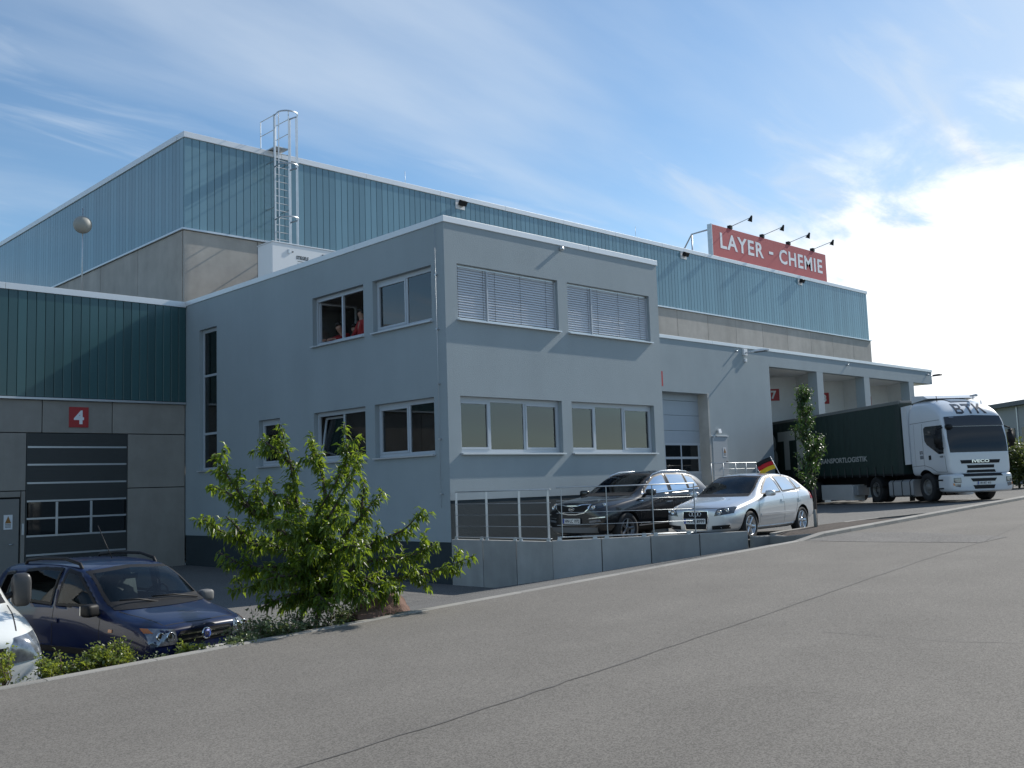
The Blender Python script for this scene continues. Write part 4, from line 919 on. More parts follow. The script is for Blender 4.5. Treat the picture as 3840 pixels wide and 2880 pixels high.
def plate(root, pos, nrm, txt, wd=.52, ht=.112):
    nrm = Vector(nrm).normalized(); x = Vector((0, 0, 1)).cross(nrm).normalized(); m = frame_mtx(pos, x, nrm.cross(x))
    p = sub('number_plate', root)
    mb = MB(); mb.prism([m @ Vector(q) for q in ((-wd/2, -ht/2, 0), (wd/2, -ht/2, 0), (wd/2, ht/2, 0), (-wd/2, ht/2, 0))], nrm*.012); pbuild(mb, 'plate', plate_w, p)
    mb = MB(); mb.prism([m @ Vector(q) for q in ((-wd/2+.004, -ht/2+.004, .0125), (-wd/2+.045, -ht/2+.004, .0125), (-wd/2+.045, ht/2-.004, .0125), (-wd/2+.004, ht/2-.004, .0125))], nrm*.002); pbuild(mb, 'blue_band', plate_b, p)
    mb = MB(); text_mb(mb, txt, wd*.83, ht*.66, m @ T(.028, 0, .0128), .002, .02); pbuild(mb, 'characters', print_b, p)
def mirror(root, s, t, h, paint, dirn, w_=.21, hh=.13):
    mr = sub('mirror', root); sg = 1 if t > 0 else -1
    bm = bmesh.new(); bmesh.ops.create_cube(bm, size=1); bmesh.ops.bevel(bm, geom=bm.edges[:], offset=.28, segments=3, affect='EDGES', profile=.5)
    mb = MB(); mb.bm(bm, 0, True, T(s, t, h) @ Matrix.Rotation(R(-12*sg), 4, 'Z') @ Matrix.Diagonal((.15, w_, hh, 1))); pbuild(mb, 'mirror_shell', paint, mr)
    mb = MB(); mb.obox((s-.08, t, h), (.004, 0, 0), (0, w_*.40, 0), (0, 0, hh*.36)); pbuild(mb, 'mirror_glass', chrome_m, mr)
    mb = MB(); mb.tube([(s, t-sg*w_*.35, h-.03), (s+.02, t-sg*w_*.95, h-.07)], [.03, .04], 8); pbuild(mb, 'mirror_arm', black_m, mr)
def prof(zb, zs, zbelt, ztop, ws, wm, wb, wt, crown=.03, zsh=None):
    zm = zs+(zbelt-zs)*.55
    return [(0, zb), (ws*.8, zb), (ws, zb+.05), (wm*.985, zs), (wm, zm), (wb, zbelt), (wt+.02, ztop-.045), (wt*.86, ztop), (0, ztop+crown)]
def poly_ring(outer, wd): pass
car_spec = dict(rough=.22, coat=1.0, metal=.55)
# ------------------------------------------------------------------ silver hatchback
silver = mat('silver_paint', (.60, .615, .635), .30, .55, coat=1.0)
au = thing('parked_car', 'silver five door hatchback with a small black red gold flag on its roof edge', 'car', (4.966, -4.586, -1.322), (0, 0, R(185.5)))
secs = [(2.155, prof(.22, .34, .56, .66, .42, .58, .60, .50, .01)), (2.10, prof(.18, .34, .60, .705, .58, .72, .72, .58, .015)), (1.98, prof(.17, .36, .66, .755, .68, .81, .79, .63, .02)), (1.72, prof(.17, .38, .74, .82, .76, .865, .825, .68, .025)),
        (1.30, prof(.18, .38, .82, .885, .80, .88, .845, .70, .03)), (.98, prof(.18, .38, .875, .95, .80, .88, .85, .70, .03)), (.82, prof(.18, .38, .895, 1.01, .80, .88, .85, .68, .035)), (.40, prof(.18, .38, .91, 1.25, .80, .88, .855, .64, .03)), (.05, prof(.18, .38, .92, 1.40, .80, .88, .858, .60, .03)), (-.35, prof(.18, .38, .93, 1.432, .80, .882, .86, .60, .03)),
        (-.80, prof(.18, .38, .94, 1.425, .80, .885, .862, .595, .03)), (-1.25, prof(.19, .38, .955, 1.385, .80, .885, .862, .585, .03)), (-1.56, prof(.22, .4, .99, 1.32, .78, .88, .855, .57, .02)), (-1.74, prof(.24, .41, .99, 1.235, .77, .875, .845, .565, .01)), (-1.87, prof(.26, .42, .975, 1.14, .75, .865, .835, .57, .01)), (-2.05, prof(.28, .44, .93, 1.00, .70, .82, .78, .60, .01)), (-2.15, prof(.32, .46, .74, .88, .56, .72, .70, .55, 0))]
body, bv = make_body('body', au, secs, silver, [(1.289, .315, .365, .62, 1.0), (-1.289, .315, .365, .62, 1.0)])
put_wheels(au, [(1.289, .765, .315), (1.289, -.765, .315), (-1.289, .765, .315), (-1.289, -.765, .315)], wheel_meshes(.315, .205, .222, 6, rim_m))
pane('windscreen', au, bv, [(-.66, .955), (.66, .955), (.625, 1.13), (.535, 1.365), (0, 1.395), (-.535, 1.365), (-.625, 1.13)], 'F')
def aw(v):
    for q in ([(.64, .965), (.30, 1.20), (.04, 1.335), (-.20, 1.372), (-.30, .985)], [(-.39, .99), (-.30, 1.375), (-.62, 1.38), (-1.00, 1.355), (-1.12, 1.025)], [(-1.19, 1.03), (-1.08, 1.345), (-1.28, 1.305), (-1.52, 1.10), (-1.48, 1.05)]):
        pane('side_window', au, bv, q, v)
    mb = MB(); patch(mb, bv, [(.70, .935), (-1.54, 1.035), (-1.54, 1.051), (.70, .952)], v, .006); pbuild(mb, 'window_trim', alu, au)
    mb = MB(); patch(mb, bv, [(.83, .50), (-.88, .505), (-.88, .555), (.83, .55)], v, .016, .04); pbuild(mb, 'rubbing_strip', silver, au)
    mb = MB(); patch(mb, bv, [(.92, .20), (-.90, .20), (-.92, .275), (.92, .265)], v, .016, .04); pbuild(mb, 'side_skirt', silver, au)
    for s_ in (-.18, -1.06):
        mb = MB(); patch(mb, bv, [(s_, .78), (s_-.17, .785), (s_-.17, .835), (s_, .83)], v, .02, .05); pbuild(mb, 'door_handle', alu, au)
    mb = MB(); line_patch(mb, bv, [(.86, .90), (.90, .60), (.86, .30)], v); line_patch(mb, bv, [(-.34, .95), (-.34, .28)], v); line_patch(mb, bv, [(-1.18, .98), (-1.02, .70), (-.93, .5)], v); pbuild(mb, 'door_seams', dark_m, au)
    mb = MB(); patch(mb, bv, [(-1.78, .80), (-2.03, .80), (-2.02, .95), (-1.80, .98)], v, .006); pbuild(mb, 'tail_lamp', tail_m, au)
both(aw); cut_openings(body); cabin(au, .90, .95, -1.55, .66, seat_dark)
for sg in (1, -1):
    hl = sub('headlight', au); mb = MB(); patch(mb, bv, [(sg*.44, .545), (sg*.60, .56), (sg*.80, .60), (sg*.79, .72), (sg*.74, .735), (sg*.50, .69)], 'F', .006, .05); pbuild(mb, 'housing', mat('dark_lamp_housing', (.05, .055, .06), .1, .3, coat=1.0), hl)
    for t_, z_, r_ in ((.56, .625, .052), (.685, .655, .055)):
        h_ = bv.ray_cast(Vector((8, sg*t_, z_)), Vector((-1, 0, 0)))[0]; mb = MB(); mb.lathe([(r_, -.01), (r_, .012), (r_*.8, .016), (r_*.75, .006), (0, .014)], 16, 'X', (h_.x, sg*t_, z_)); pbuild(mb, 'reflector', chrome_m, hl)
gr = sub('radiator_grille', au)
mb = MB(); patch(mb, bv, [(-.305, .66), (-.315, .52), (-.255, .25), (.255, .25), (.315, .52), (.305, .66)], 'F', .012, .05); pbuild(mb, 'chrome_frame', chrome_m, gr)
mb = MB(); patch(mb, bv, [(-.285, .645), (-.294, .52), (-.238, .268), (.238, .268), (.294, .52), (.285, .645)], 'F', .018, .05); pbuild(mb, 'mesh', black_m, gr)
mb = MB(); xx = bv.ray_cast(Vector((8, 0, .6)), Vector((-1, 0, 0)))[0].x+.024
for k in range(4): cy_ = (k-1.5)*.068; mb.tube([(xx, cy_+.042*math.cos(a), .592+.042*math.sin(a)) for a in [2*math.pi*i/20 for i in range(21)]], .007, 6, cap=False)
pbuild(mb, 'emblem_rings', chrome_m, gr)
plate(au, (2.20, 0, .44), (1, 0, .05), 'HN·B 8999')
for sg in (1, -1): mb = MB(); patch(mb, bv, [(sg*.38, .26), (sg*.72, .28), (sg*.74, .365), (sg*.38, .34)], 'F', .006, .05); pbuild(mb, 'air_intake', black_m, au)
mb = MB(); patch(mb, bv, [(-.56, .16), (.56, .16), (.58, .2), (-.58, .2)], 'F', .008, .06); pbuild(mb, 'front_lip', black_m, au)
mb = MB(); line_patch(mb, bv, [(-.62, .715), (0, .70), (.62, .715)], 'F', .01); pbuild(mb, 'bonnet_seam', dark_m, au)
mb = MB(); patch(mb, bv, [(-.66, .93), (.66, .93), (.655, .955), (-.655, .955)], 'F', .004, .06); pbuild(mb, 'cowl', black_m, au)
mirror(au, .52, .965, .985, silver, 1); mirror(au, .52, -.965, .985, silver, 1)
fg = thing('car_flag', 'small black red and gold flag clipped to the silver car window', 'flag', (6.2, -5.2, .02))
h0 = Vector((5.62, -5.18, -.06)); h0 = Matrix.Translation((4.966, -4.586, -1.322)) @ Matrix.Rotation(R(185.5), 4, 'Z') @ Vector((-.80, .63, 1.30)); h1 = h0+Vector((-.10, .22, .52))
mb = MB(); mb.tube([h0, h1], .008, 6); mb.build('pole', white_m, fg)
fl_d = Vector((-.62, .60, -.20))*.42
for k, (c_, nm) in enumerate((((.012, .012, .012), 'black'), ((.55, .015, .02), 'red'), ((.75, .48, .02), 'gold'))):
    mb = MB(); n = 10; vs = []
    for j in range(2):
        a = h1.lerp(h0, .02+(.52)*(k+j)/3)
        for i in range(n+1): u_ = i/n; vs.append(a+fl_d*u_+Vector((.6, .7, 0)).normalized()*math.sin(u_*6+k*.5)*.035*u_+Vector((0, 0, -.06*u_*u_)))
    mb.add(vs, [(i, i+1, n+2+i, n+1+i) for i in range(n)], 0, True); mb.build('stripe', mat('flag_'+nm, c_, .8), fg).modifiers.new('t', 'SOLIDIFY').thickness = .003
# ------------------------------------------------------------------ black SUV
blackp = mat('black_paint', (.014, .0145, .016), .25, .0, spec=.3, coat=.8)
ki = thing('parked_car', 'black sport utility car with silver roof rails beside the office wall', 'car', (3.85, -2.25, -1.39), (0, 0, R(180.2)))
secs = [(2.19, prof(.30, .45, .72, .90, .50, .66, .66, .52, .01)), (2.12, prof(.25, .45, .76, .95, .66, .80, .78, .60, .02)), (1.95, prof(.24, .47, .84, .99, .74, .87, .84, .66, .02)), (1.65, prof(.24, .5, .92, 1.03, .80, .915, .87, .70, .03)), (1.32, prof(.26, .5, .97, 1.065, .83, .925, .885, .73, .03)), (1.0, prof(.26, .5, 1.03, 1.11, .84, .925, .885, .73, .03)),
        (.82, prof(.26, .5, 1.05, 1.17, .84, .925, .885, .71, .03)), (.40, prof(.26, .5, 1.07, 1.43, .84, .925, .89, .69, .03)), (.02, prof(.26, .5, 1.085, 1.60, .84, .925, .892, .66, .03)), (-.45, prof(.26, .5, 1.10, 1.645, .84, .928, .895, .66, .03)), (-.95, prof(.26, .5, 1.12, 1.645, .84, .93, .897, .655, .03)), (-1.40, prof(.28, .5, 1.15, 1.61, .83, .93, .892, .64, .03)), (-1.74, prof(.32, .55, 1.17, 1.54, .81, .92, .88, .62, .02)), (-1.88, prof(.34, .57, 1.16, 1.43, .80, .91, .87, .63, .01)), (-2.06, prof(.36, .58, 1.12, 1.20, .76, .88, .84, .66, .01)), (-2.17, prof(.38, .6, .95, 1.05, .70, .82, .78, .6, .01)), (-2.24, prof(.42, .6, .82, .90, .6, .72, .70, .5, 0))]
body, bv = make_body('body', ki, secs, blackp, [(1.32, .36, .42, .64, 1.1), (-1.32, .36, .42, .64, 1.1)])
put_wheels(ki, [(1.32, .80, .36), (1.32, -.80, .36), (-1.32, .80, .36), (-1.32, -.80, .36)], wheel_meshes(.36, .225, .235, 5, mat('dark_alloy_rim', (.20, .20, .205), .3, .8)))
pane('windscreen', ki, bv, [(-.70, 1.125), (.70, 1.125), (.69, 1.27), (.60, 1.565), (0, 1.60), (-.60, 1.565), (-.69, 1.27)], 'F')
def kw(v):
    for q in ([(.64, 1.14), (.32, 1.38), (.06, 1.52), (-.20, 1.57), (-.30, 1.575), (-.30, 1.135)], [(-.38, 1.14), (-.38, 1.58), (-.85, 1.575), (-1.06, 1.56), (-1.06, 1.17)], [(-1.10, 1.175), (-1.10, 1.555), (-1.42, 1.49), (-1.54, 1.23)]):
        pane('side_window', ki, bv, q, v)
    mb = MB(); patch(mb, bv, [(.70, 1.105), (-1.5, 1.19), (-1.5, 1.212), (.70, 1.132)], v, .008); pbuild(mb, 'window_trim', chrome_m, ki)
    sg = 1 if v == 'L' else -1
    mb = MB(); mb.tube([(.20, sg*.635, 1.44), (.04, sg*.645, 1.565), (-.3, sg*.645, 1.64), (-.85, sg*.64, 1.65), (-1.3, sg*.625, 1.62), (-1.56, sg*.605, 1.53)], .013, 8); pbuild(mb, 'roof_rail', chrome_m, ki)
    for s_ in (-.12, -1.0):
        mb = MB(); patch(mb, bv, [(s_, .90), (s_-.2, .91), (s_-.2, .945), (s_, .935)], v, .022, .05); pbuild(mb, 'door_handle', chrome_m, ki)
    mb = MB(); line_patch(mb, bv, [(.82, 1.06), (.86, .7), (.82, .36)], v); line_patch(mb, bv, [(-.34, 1.12), (-.36, .36)], v); pbuild(mb, 'door_seams', dark_m, ki)
    mb = MB(); patch(mb, bv, [(.95, .27), (-.95, .27), (-.95, .42), (.95, .40)], v, .012); pbuild(mb, 'sill_cladding', black_m, ki)
    mb = MB(); patch(mb, bv, [(.90, .405), (-.9, .43), (-.9, .446), (.9, .42)], v, .02); pbuild(mb, 'sill_trim', alu, ki)
    mb = MB(); patch(mb, bv, [(-1.62, 1.0), (-2.02, .97), (-2.02, 1.10), (-1.68, 1.13)], v, .006); pbuild(mb, 'tail_lamp', tail_m, ki)
    mb = MB(); patch(mb, bv, [(.74, .96), (.88, .95), (.88, .985), (.78, .99)], v, .012, .05); pbuild(mb, 'side_indicator', chrome_m, ki)
both(kw); cut_openings(body); cabin(ki, 1.08, 1.0, -1.6, .70, seat_dark)
for sg in (1, -1):
    hl = sub('headlight', ki); mb = MB(); patch(mb, bv, [(sg*.50, .80), (sg*.66, .81), (sg*.84, .90), (sg*.86, 1.01), (sg*.60, .93)], 'F', .006, .05); pbuild(mb, 'housing', mat('dark_lamp_housing', (.05, .055, .06)), hl)
    for t_, z_ in ((.60, .86), (.735, .905)):
        h_ = bv.ray_cast(Vector((8, sg*t_, z_)), Vector((-1, 0, 0)))[0]; mb = MB(); mb.lathe([(.045, -.01), (.045, .016), (.034, .02), (.03, .008), (0, .018)], 16, 'X', (h_.x, sg*t_, z_)); pbuild(mb, 'reflector', chrome_m, hl)
    mb = MB(); patch(mb, bv, [(sg*.50, .52), (sg*.78, .55), (sg*.76, .60), (sg*.50, .565)], 'F', .010, .05); pbuild(mb, 'fog_lamp', lens_m, ki)
    mb = MB(); patch(mb, bv, [(sg*.49, .605), (sg*.83, .635), (sg*.83, .655), (sg*.49, .622)], 'F', .014, .05); pbuild(mb, 'bumper_trim', chrome_m, ki)
gr = sub('radiator_grille', ki)
mb = MB(); patch(mb, bv, [(-.53, .93), (-.50, .83), (-.36, .73), (-.12, .695), (.12, .695), (.36, .73), (.50, .83), (.53, .93), (.3, .925), (.18, .905), (-.18, .905), (-.3, .925)], 'F', .012, .05); pbuild(mb, 'chrome_frame', chrome_m, gr)
mb = MB(); patch(mb, bv, [(-.49, .915), (-.465, .83), (-.34, .75), (-.12, .715), (.12, .715), (.34, .75), (.465, .83), (.49, .915), (.3, .91), (.19, .89), (-.19, .89), (-.3, .91)], 'F', .018, .05); pbuild(mb, 'mesh', black_m, gr)
mb = MB(); xx = bv.ray_cast(Vector((8, 0, .83)), Vector((-1, 0, 0)))[0].x+.022
mb.tube([(xx, .085*math.cos(a), .825+.04*math.sin(a)) for a in [2*math.pi*i/20 for i in range(21)]], .006, 6, cap=False); text_mb(mb, 'KIA', .115, .036, frame_mtx((xx, 0, .825), (0, 1, 0), (0, 0, 1)), .006, .02); pbuild(mb, 'emblem', chrome_m, gr)
plate(ki, (2.215, 0, .56), (1, 0, .02), 'HN·LC 1972')
mb = MB(); patch(mb, bv, [(-.66, .30), (.66, .30), (.70, .42), (-.70, .42)], 'F', .012, .06); pbuild(mb, 'skid_plate', mat('grey_plastic', (.14, .14, .14), .6), ki)
mb = MB(); patch(mb, bv, [(-.69, 1.095), (.69, 1.095), (.685, 1.128), (-.685, 1.128)], 'F', .006, .06); pbuild(mb, 'cowl', black_m, ki)
mb = MB(); mb.tube([(-1.35, 0, 1.6), (-1.5, 0, 1.8)], .006, 5); pbuild(mb, 'aerial', black_m, ki)
mirror(ki, .60, 1.01, 1.15, blackp, 1, .24, .15); mirror(ki, .60, -1.01, 1.15, blackp, 1, .24, .15)
# ------------------------------------------------------------------ dark blue small car
blue = mat('dark_blue_paint', (.003, .0085, .042), .3, .0, spec=.25, coat=.7)
pa = thing('parked_car', 'small dark blue car with black roof rails facing the road', 'car', (-9.66, -4.62, -2.29), (0, 0, R(283.6)))
secs = [(1.745, prof(.24, .34, .60, .745, .50, .64, .64, .54, .01)), (1.71, prof(.19, .34, .65, .79, .60, .73, .72, .59, .015)), (1.58, prof(.18, .38, .745, .85, .65, .765, .745, .62, .02)), (1.34, prof(.18, .4, .84, .915, .69, .785, .765, .64, .03)), (1.15, prof(.19, .4, .88, .95, .70, .79, .77, .65, .03)), (.95, prof(.19, .4, .92, 1.0, .70, .79, .77, .65, .03)),
        (.80, prof(.19, .4, .94, 1.09, .70, .79, .77, .63, .03)), (.50, prof(.19, .4, .955, 1.32, .70, .79, .78, .665, .03)), (.22, prof(.19, .4, .965, 1.455, .70, .79, .78, .645, .03)), (-.15, prof(.19, .4, .975, 1.51, .70, .79, .78, .645, .025)), (-.65, prof(.19, .4, .985, 1.52, .70, .79, .78, .64, .025)), (-1.15, prof(.2, .4, 1.0, 1.505, .70, .79, .77, .595, .02)), (-1.48, prof(.24, .42, 1.01, 1.49, .68, .78, .76, .585, .01)), (-1.64, prof(.28, .44, .99, 1.38, .66, .765, .74, .58, .01)), (-1.76, prof(.34, .5, .85, 1.0, .56, .68, .66, .5, 0))]
body, bv = make_body('body', pa, secs, blue, [(1.15, .28, .33, .52, 1.0), (-1.15, .28, .33, .52, 1.0)])
put_wheels(pa, [(1.15, .685, .28), (1.15, -.685, .28), (-1.15, .685, .28), (-1.15, -.685, .28)], wheel_meshes(.28, .165, .185, 7, rim_m))
seat_m = mat('seat_cloth', (.05, .055, .06), .9); dash_m = mat('pale_shelf', (.32, .36, .35), .7)
pane('windscreen', pa, bv, [(-.665, 1.03), (.665, 1.03), (.64, 1.2), (.575, 1.415), (0, 1.45), (-.575, 1.415), (-.64, 1.2)], 'F')
def pw_(v):
    for q in ([(.70, 1.02), (.42, 1.26), (.22, 1.40), (-.02, 1.45), (-.08, 1.01)], [(-.17, 1.015), (-.12, 1.45), (-.5, 1.46), (-.88, 1.43), (-1.0, 1.30), (-1.02, 1.06)], [(-1.18, 1.08), (-1.15, 1.40), (-1.36, 1.38), (-1.42, 1.12)]):
        pane('side_window', pa, bv, q, v)
    sg = 1 if v == 'L' else -1
    mb = MB(); mb.tube([(.16, sg*.54, 1.40), (.08, sg*.545, 1.50), (-.2, sg*.55, 1.56), (-.7, sg*.545, 1.565), (-1.05, sg*.535, 1.535), (-1.12, sg*.53, 1.43)], .022, 8); pbuild(mb, 'roof_rail', black_m, pa)
    for s_ in (.0, -.9):
        mb = MB(); patch(mb, bv, [(s_, .81), (s_-.18, .815), (s_-.18, .865), (s_, .86)], v, .02, .05); pbuild(mb, 'door_handle', blue, pa)
    mb = MB(); line_patch(mb, bv, [(.80, .97), (.80, .5), (.72, .28)], v); line_patch(mb, bv, [(-.12, 1.0), (-.14, .28)], v); line_patch(mb, bv, [(-1.03, 1.02), (-.85, .6)], v); pbuild(mb, 'door_seams', dark_m, pa)
    mb = MB(); patch(mb, bv, [(.80, .46), (-.8, .46), (-.8, .53), (.80, .53)], v, .014); pbuild(mb, 'rubbing_strip', black_m, pa)
    mb = MB(); patch(mb, bv, [(.98, .74), (1.05, .74), (1.05, .775), (.98, .775)], v, .008, .03); pbuild(mb, 'side_indicator', amber_m, pa)
both(pw_); cut_openings(body); cabin(pa, 1.0, .95, -1.4, .60, seat_pale)
for sg in (1, -1):
    hl = sub('headlight', pa); mb = MB(); patch(mb, bv, [(sg*.40, .595), (sg*.68, .60), (sg*.735, .63), (sg*.715, .80), (sg*.44, .765)], 'F', .008, .05); pbuild(mb, 'lens', lens_m, hl)
    mb = MB(); patch(mb, bv, [(sg*.67, .74), (sg*.725, .745), (sg*.718, .797), (sg*.675, .79)], 'F', .012, .04); pbuild(mb, 'indicator', amber_m, hl)
    
    for t_, z_, r_ in ((.50, .685, .058), (.625, .70, .05)): h_ = bv.ray_cast(Vector((8, sg*t_, z_)), Vector((-1, 0, 0)))[0]; mb = MB(); mb.lathe([(r_, -.01), (r_, .010), (r_*.86, .013), (r_*.7, .004), (0, .012)], 16, 'X', (h_.x, sg*t_, z_)); pbuild(mb, 'reflector', chrome_m, hl)
gr = sub('radiator_grille', pa); mb = MB(); patch(mb, bv, [(-.40, .69), (-.38, .595), (.38, .595), (.40, .69), (.36, .735), (-.36, .735)], 'F', .008, .05); pbuild(mb, 'opening', black_m, gr)
for z_ in (.635, .695): mb = MB(); patch(mb, bv, [(-.37, z_-.009), (.37, z_-.009), (.37, z_+.009), (-.37, z_+.009)], 'F', .02, .05); pbuild(mb, 'chrome_bar', chrome_m, gr)
xx = bv.ray_cast(Vector((8, 0, .665)), Vector((-1, 0, 0)))[0].x; mb = MB(); mb.lathe([(.068, 0), (.068, .028), (.055, .034), (.055, .028), (0, .03)], 24, 'X', (xx, 0, .667)); pbuild(mb, 'emblem', chrome_m, gr)
mb = MB(); mb.lathe([(.052, .0), (.052, .033), (0, .035)], 24, 'X', (xx, 0, .667)); pbuild(mb, 'emblem_disc', plate_b, gr)
mb = MB(); text_mb(mb, 'FIAT', .078, .05, frame_mtx((xx+.036, 0, .667), (0, 1, 0), (0, 0, 1)), .003, .02); pbuild(mb, 'emblem_letters', chrome_m, gr)
mb = MB(); patch(mb, bv, [(-.42, .28), (.42, .28), (.46, .38), (-.46, .38)], 'F', .006, .06); pbuild(mb, 'lower_grille', black_m, pa)
plate(pa, (1.795, 0, .46), (1, 0, .02), 'HN·LC 71')
mb = MB(); patch(mb, bv, [(-.66, .975), (.66, .975), (.655, 1.03), (-.655, 1.03)], 'F', .006, .06); pbuild(mb, 'cowl', black_m, pa)
mb = MB()
for y0, y1 in ((.52, -.12), (-.08, -.58)): mb.tube([(.98, y0, 1.02), (.93, (y0+y1)/2, 1.075), (.91, y1, 1.085)], .011, 6)
pbuild(mb, 'wiper', black_m, pa)
mb = MB(); line_patch(mb, bv, [(1.62, .52), (1.2, .60), (.98, .64)], 'T', .01); line_patch(mb, bv, [(1.62, -.52), (1.2, -.60), (.98, -.64)], 'T', .01); line_patch(mb, bv, [(1.64, -.5), (1.68, 0), (1.64, .5)], 'T', .01); pbuild(mb, 'bonnet_seam', dark_m, pa)
mb = MB(); mb.tube([(-.05, .0, 1.53), (-.35, .0, 1.95)], .006, 5); pbuild(mb, 'aerial', black_m, pa)
mirror(pa, .74, .86, .99, mat('grey_plastic', (.14, .14, .14)), 1, .19, .15); mirror(pa, .74, -.86, .99, black_m, 1, .19, .15)
# ------------------------------------------------------------------ white car, cut by the left edge of the photo
whitep = mat('white_car_paint', (.72, .73, .70), .25, coat=1.0)
wc = thing('parked_car', 'white car beside the small blue car at the left edge', 'car', (-12.18, -5.2, -2.2), (0, 0, R(272)))
body, bv = make_body('body', wc, [(s*1.06, [(t*1.08, h*(1+.17*min(1, max(0, (h-.5)/.4)))) for t, h in p]) for s, p in secs], whitep, [(1.22, .29, .34, .56, 1.1), (-1.22, .29, .34, .56, 1.1)])
put_wheels(wc, [(1.22, .74, .29), (1.22, -.74, .29), (-1.22, .74, .29), (-1.22, -.74, .29)], wheel_meshes(.29, .175, .19, 8, rim_m))
pane('windscreen', wc, bv, [(-.70, 1.211), (.70, 1.211), (.64, 1.404), (.55, 1.702), (0, 1.737), (-.55, 1.702), (-.64, 1.404)], 'F')
def ww(v):
    for q in ([(.74, 1.205), (.42, 1.498), (.2, 1.65), (-.06, 1.696), (-.1, 1.193)], [(-.2, 1.193), (-.15, 1.696), (-.9, 1.673), (-1.1, 1.24)]):
        pane('side_window', wc, bv, q, v)
    mb = MB(); line_patch(mb, bv, [(.84, 1.135), (.84, 0.5), (.75, 0.28)], v, .012); pbuild(mb, 'door_seams', dark_m, wc)
    mb = MB(); patch(mb, bv, [(.9, 0.45), (-.8, 0.45), (-.8, 0.537), (.9, 0.537)], v, .014); pbuild(mb, 'rubbing_strip', black_m, wc)
both(ww); cut_openings(body); cabin(wc, 1.15, 1.0, -1.5, .66, seat_dark)
for sg in (1, -1): mb = MB(); patch(mb, bv, [(sg*.42, 0.625), (sg*.74, 0.652), (sg*.77, 0.705), (sg*.75, 0.902), (sg*.5, 0.873)], 'F', .008, .05); pbuild(mb, 'headlight', lens_m, wc)
mb = MB(); patch(mb, bv, [(-.4, 0.652), (.4, 0.652), (.42, 0.787), (-.42, 0.787)], 'F', .008, .05); pbuild(mb, 'radiator_grille', black_m, wc)
mb = MB(); line_patch(mb, bv, [(1.72, .55), (1.28, .66), (1.04, .70)], 'T', .014); line_patch(mb, bv, [(1.72, -.55), (1.28, -.66), (1.04, -.70)], 'T', .014); pbuild(mb, 'bonnet_seam', dark_m, wc)
mb = MB(); patch(mb, bv, [(-.70, 1.147), (.70, 1.147), (.695, 1.211), (-.695, 1.211)], 'F', .006, .06); pbuild(mb, 'cowl', black_m, wc)
mirror(wc, .62, .99, 1.24, mat('mirror_dark', (.045, .045, .047), .4), 1, .20, .36); mirror(wc, .70, -.93, 1.16, whitep, 1, .19, .15)
# ------------------------------------------------------------------ articulated truck: tractor and trailer
TH = 233.9; TZ = -1.06
tk = thing('truck', 'white articulated lorry cab with sleeper roof coupled to a green curtain trailer', 'truck', (22.4, -2.45, TZ), (0, R(-1.2), R(TH)))
wt = mat('white_truck_paint', (.60, .63, .66), .32, coat=.8)
def cabp(z0, z1, w0, w1, r=.16, crown=.04):
    return [(0, z0), (w0*.9, z0), (w0, z0+.06), (w0, z0+(z1-z0)*.35), (w0, z0+(z1-z0)*.7), (w0*.5+w1*.5+.02, z1-r*1.3), (w1, z1-r*.45), (w1*.86, z1), (0, z1+crown)]
secs = [(1.50, cabp(.95, 1.62, 1.04, 1.02, .04)), (1.47, cabp(.92, 1.9, 1.14, 1.10)), (1.36, cabp(.92, 2.55, 1.20, 1.15)), (1.20, cabp(.92, 3.02, 1.225, 1.15, .14)), (1.02, cabp(.92, 3.28, 1.235, 1.10, .2)), (.70, cabp(.92, 3.52, 1.245, 1.04, .3)), (.30, cabp(.92, 3.67, 1.25, 1.02, .34)), (-.20, cabp(.92, 3.74, 1.25, 1.02, .34)), (-.75, cabp(.92, 3.76, 1.25, 1.03, .3)), (-.90, cabp(.94, 3.74, 1.24, 1.04, .25)), (-.94, cabp(.98, 3.70, 1.20, 1.03, .25))]
body, bv = make_body('cab', tk, secs, wt, [(0, .52, .64, .75, 1.5)])
mb = MB(); patch(mb, bv, [(-1.10, 1.70), (1.10, 1.70), (1.12, 2.2), (1.08, 2.62), (-1.08, 2.62), (-1.12, 2.2)], 'F', .006, .12); pbuild(mb, 'windscreen', glassd_m, tk)
vz = mat('dark_visor', (.022, .024, .028), .2, coat=.5); mb = MB(); patch(mb, bv, [(-1.10, 2.64), (1.10, 2.64), (1.06, 2.98), (0, 3.02), (-1.06, 2.98)], 'F', .05, .12); pbuild(mb, 'sun_visor', vz, tk)
mb = MB(); patch(mb, bv, [(-.90, 2.93), (-.74, 2.93), (-.74, 2.97), (-.90, 2.97)], 'F', .065, .05); pbuild(mb, 'marker_lamp', lens_m, tk)
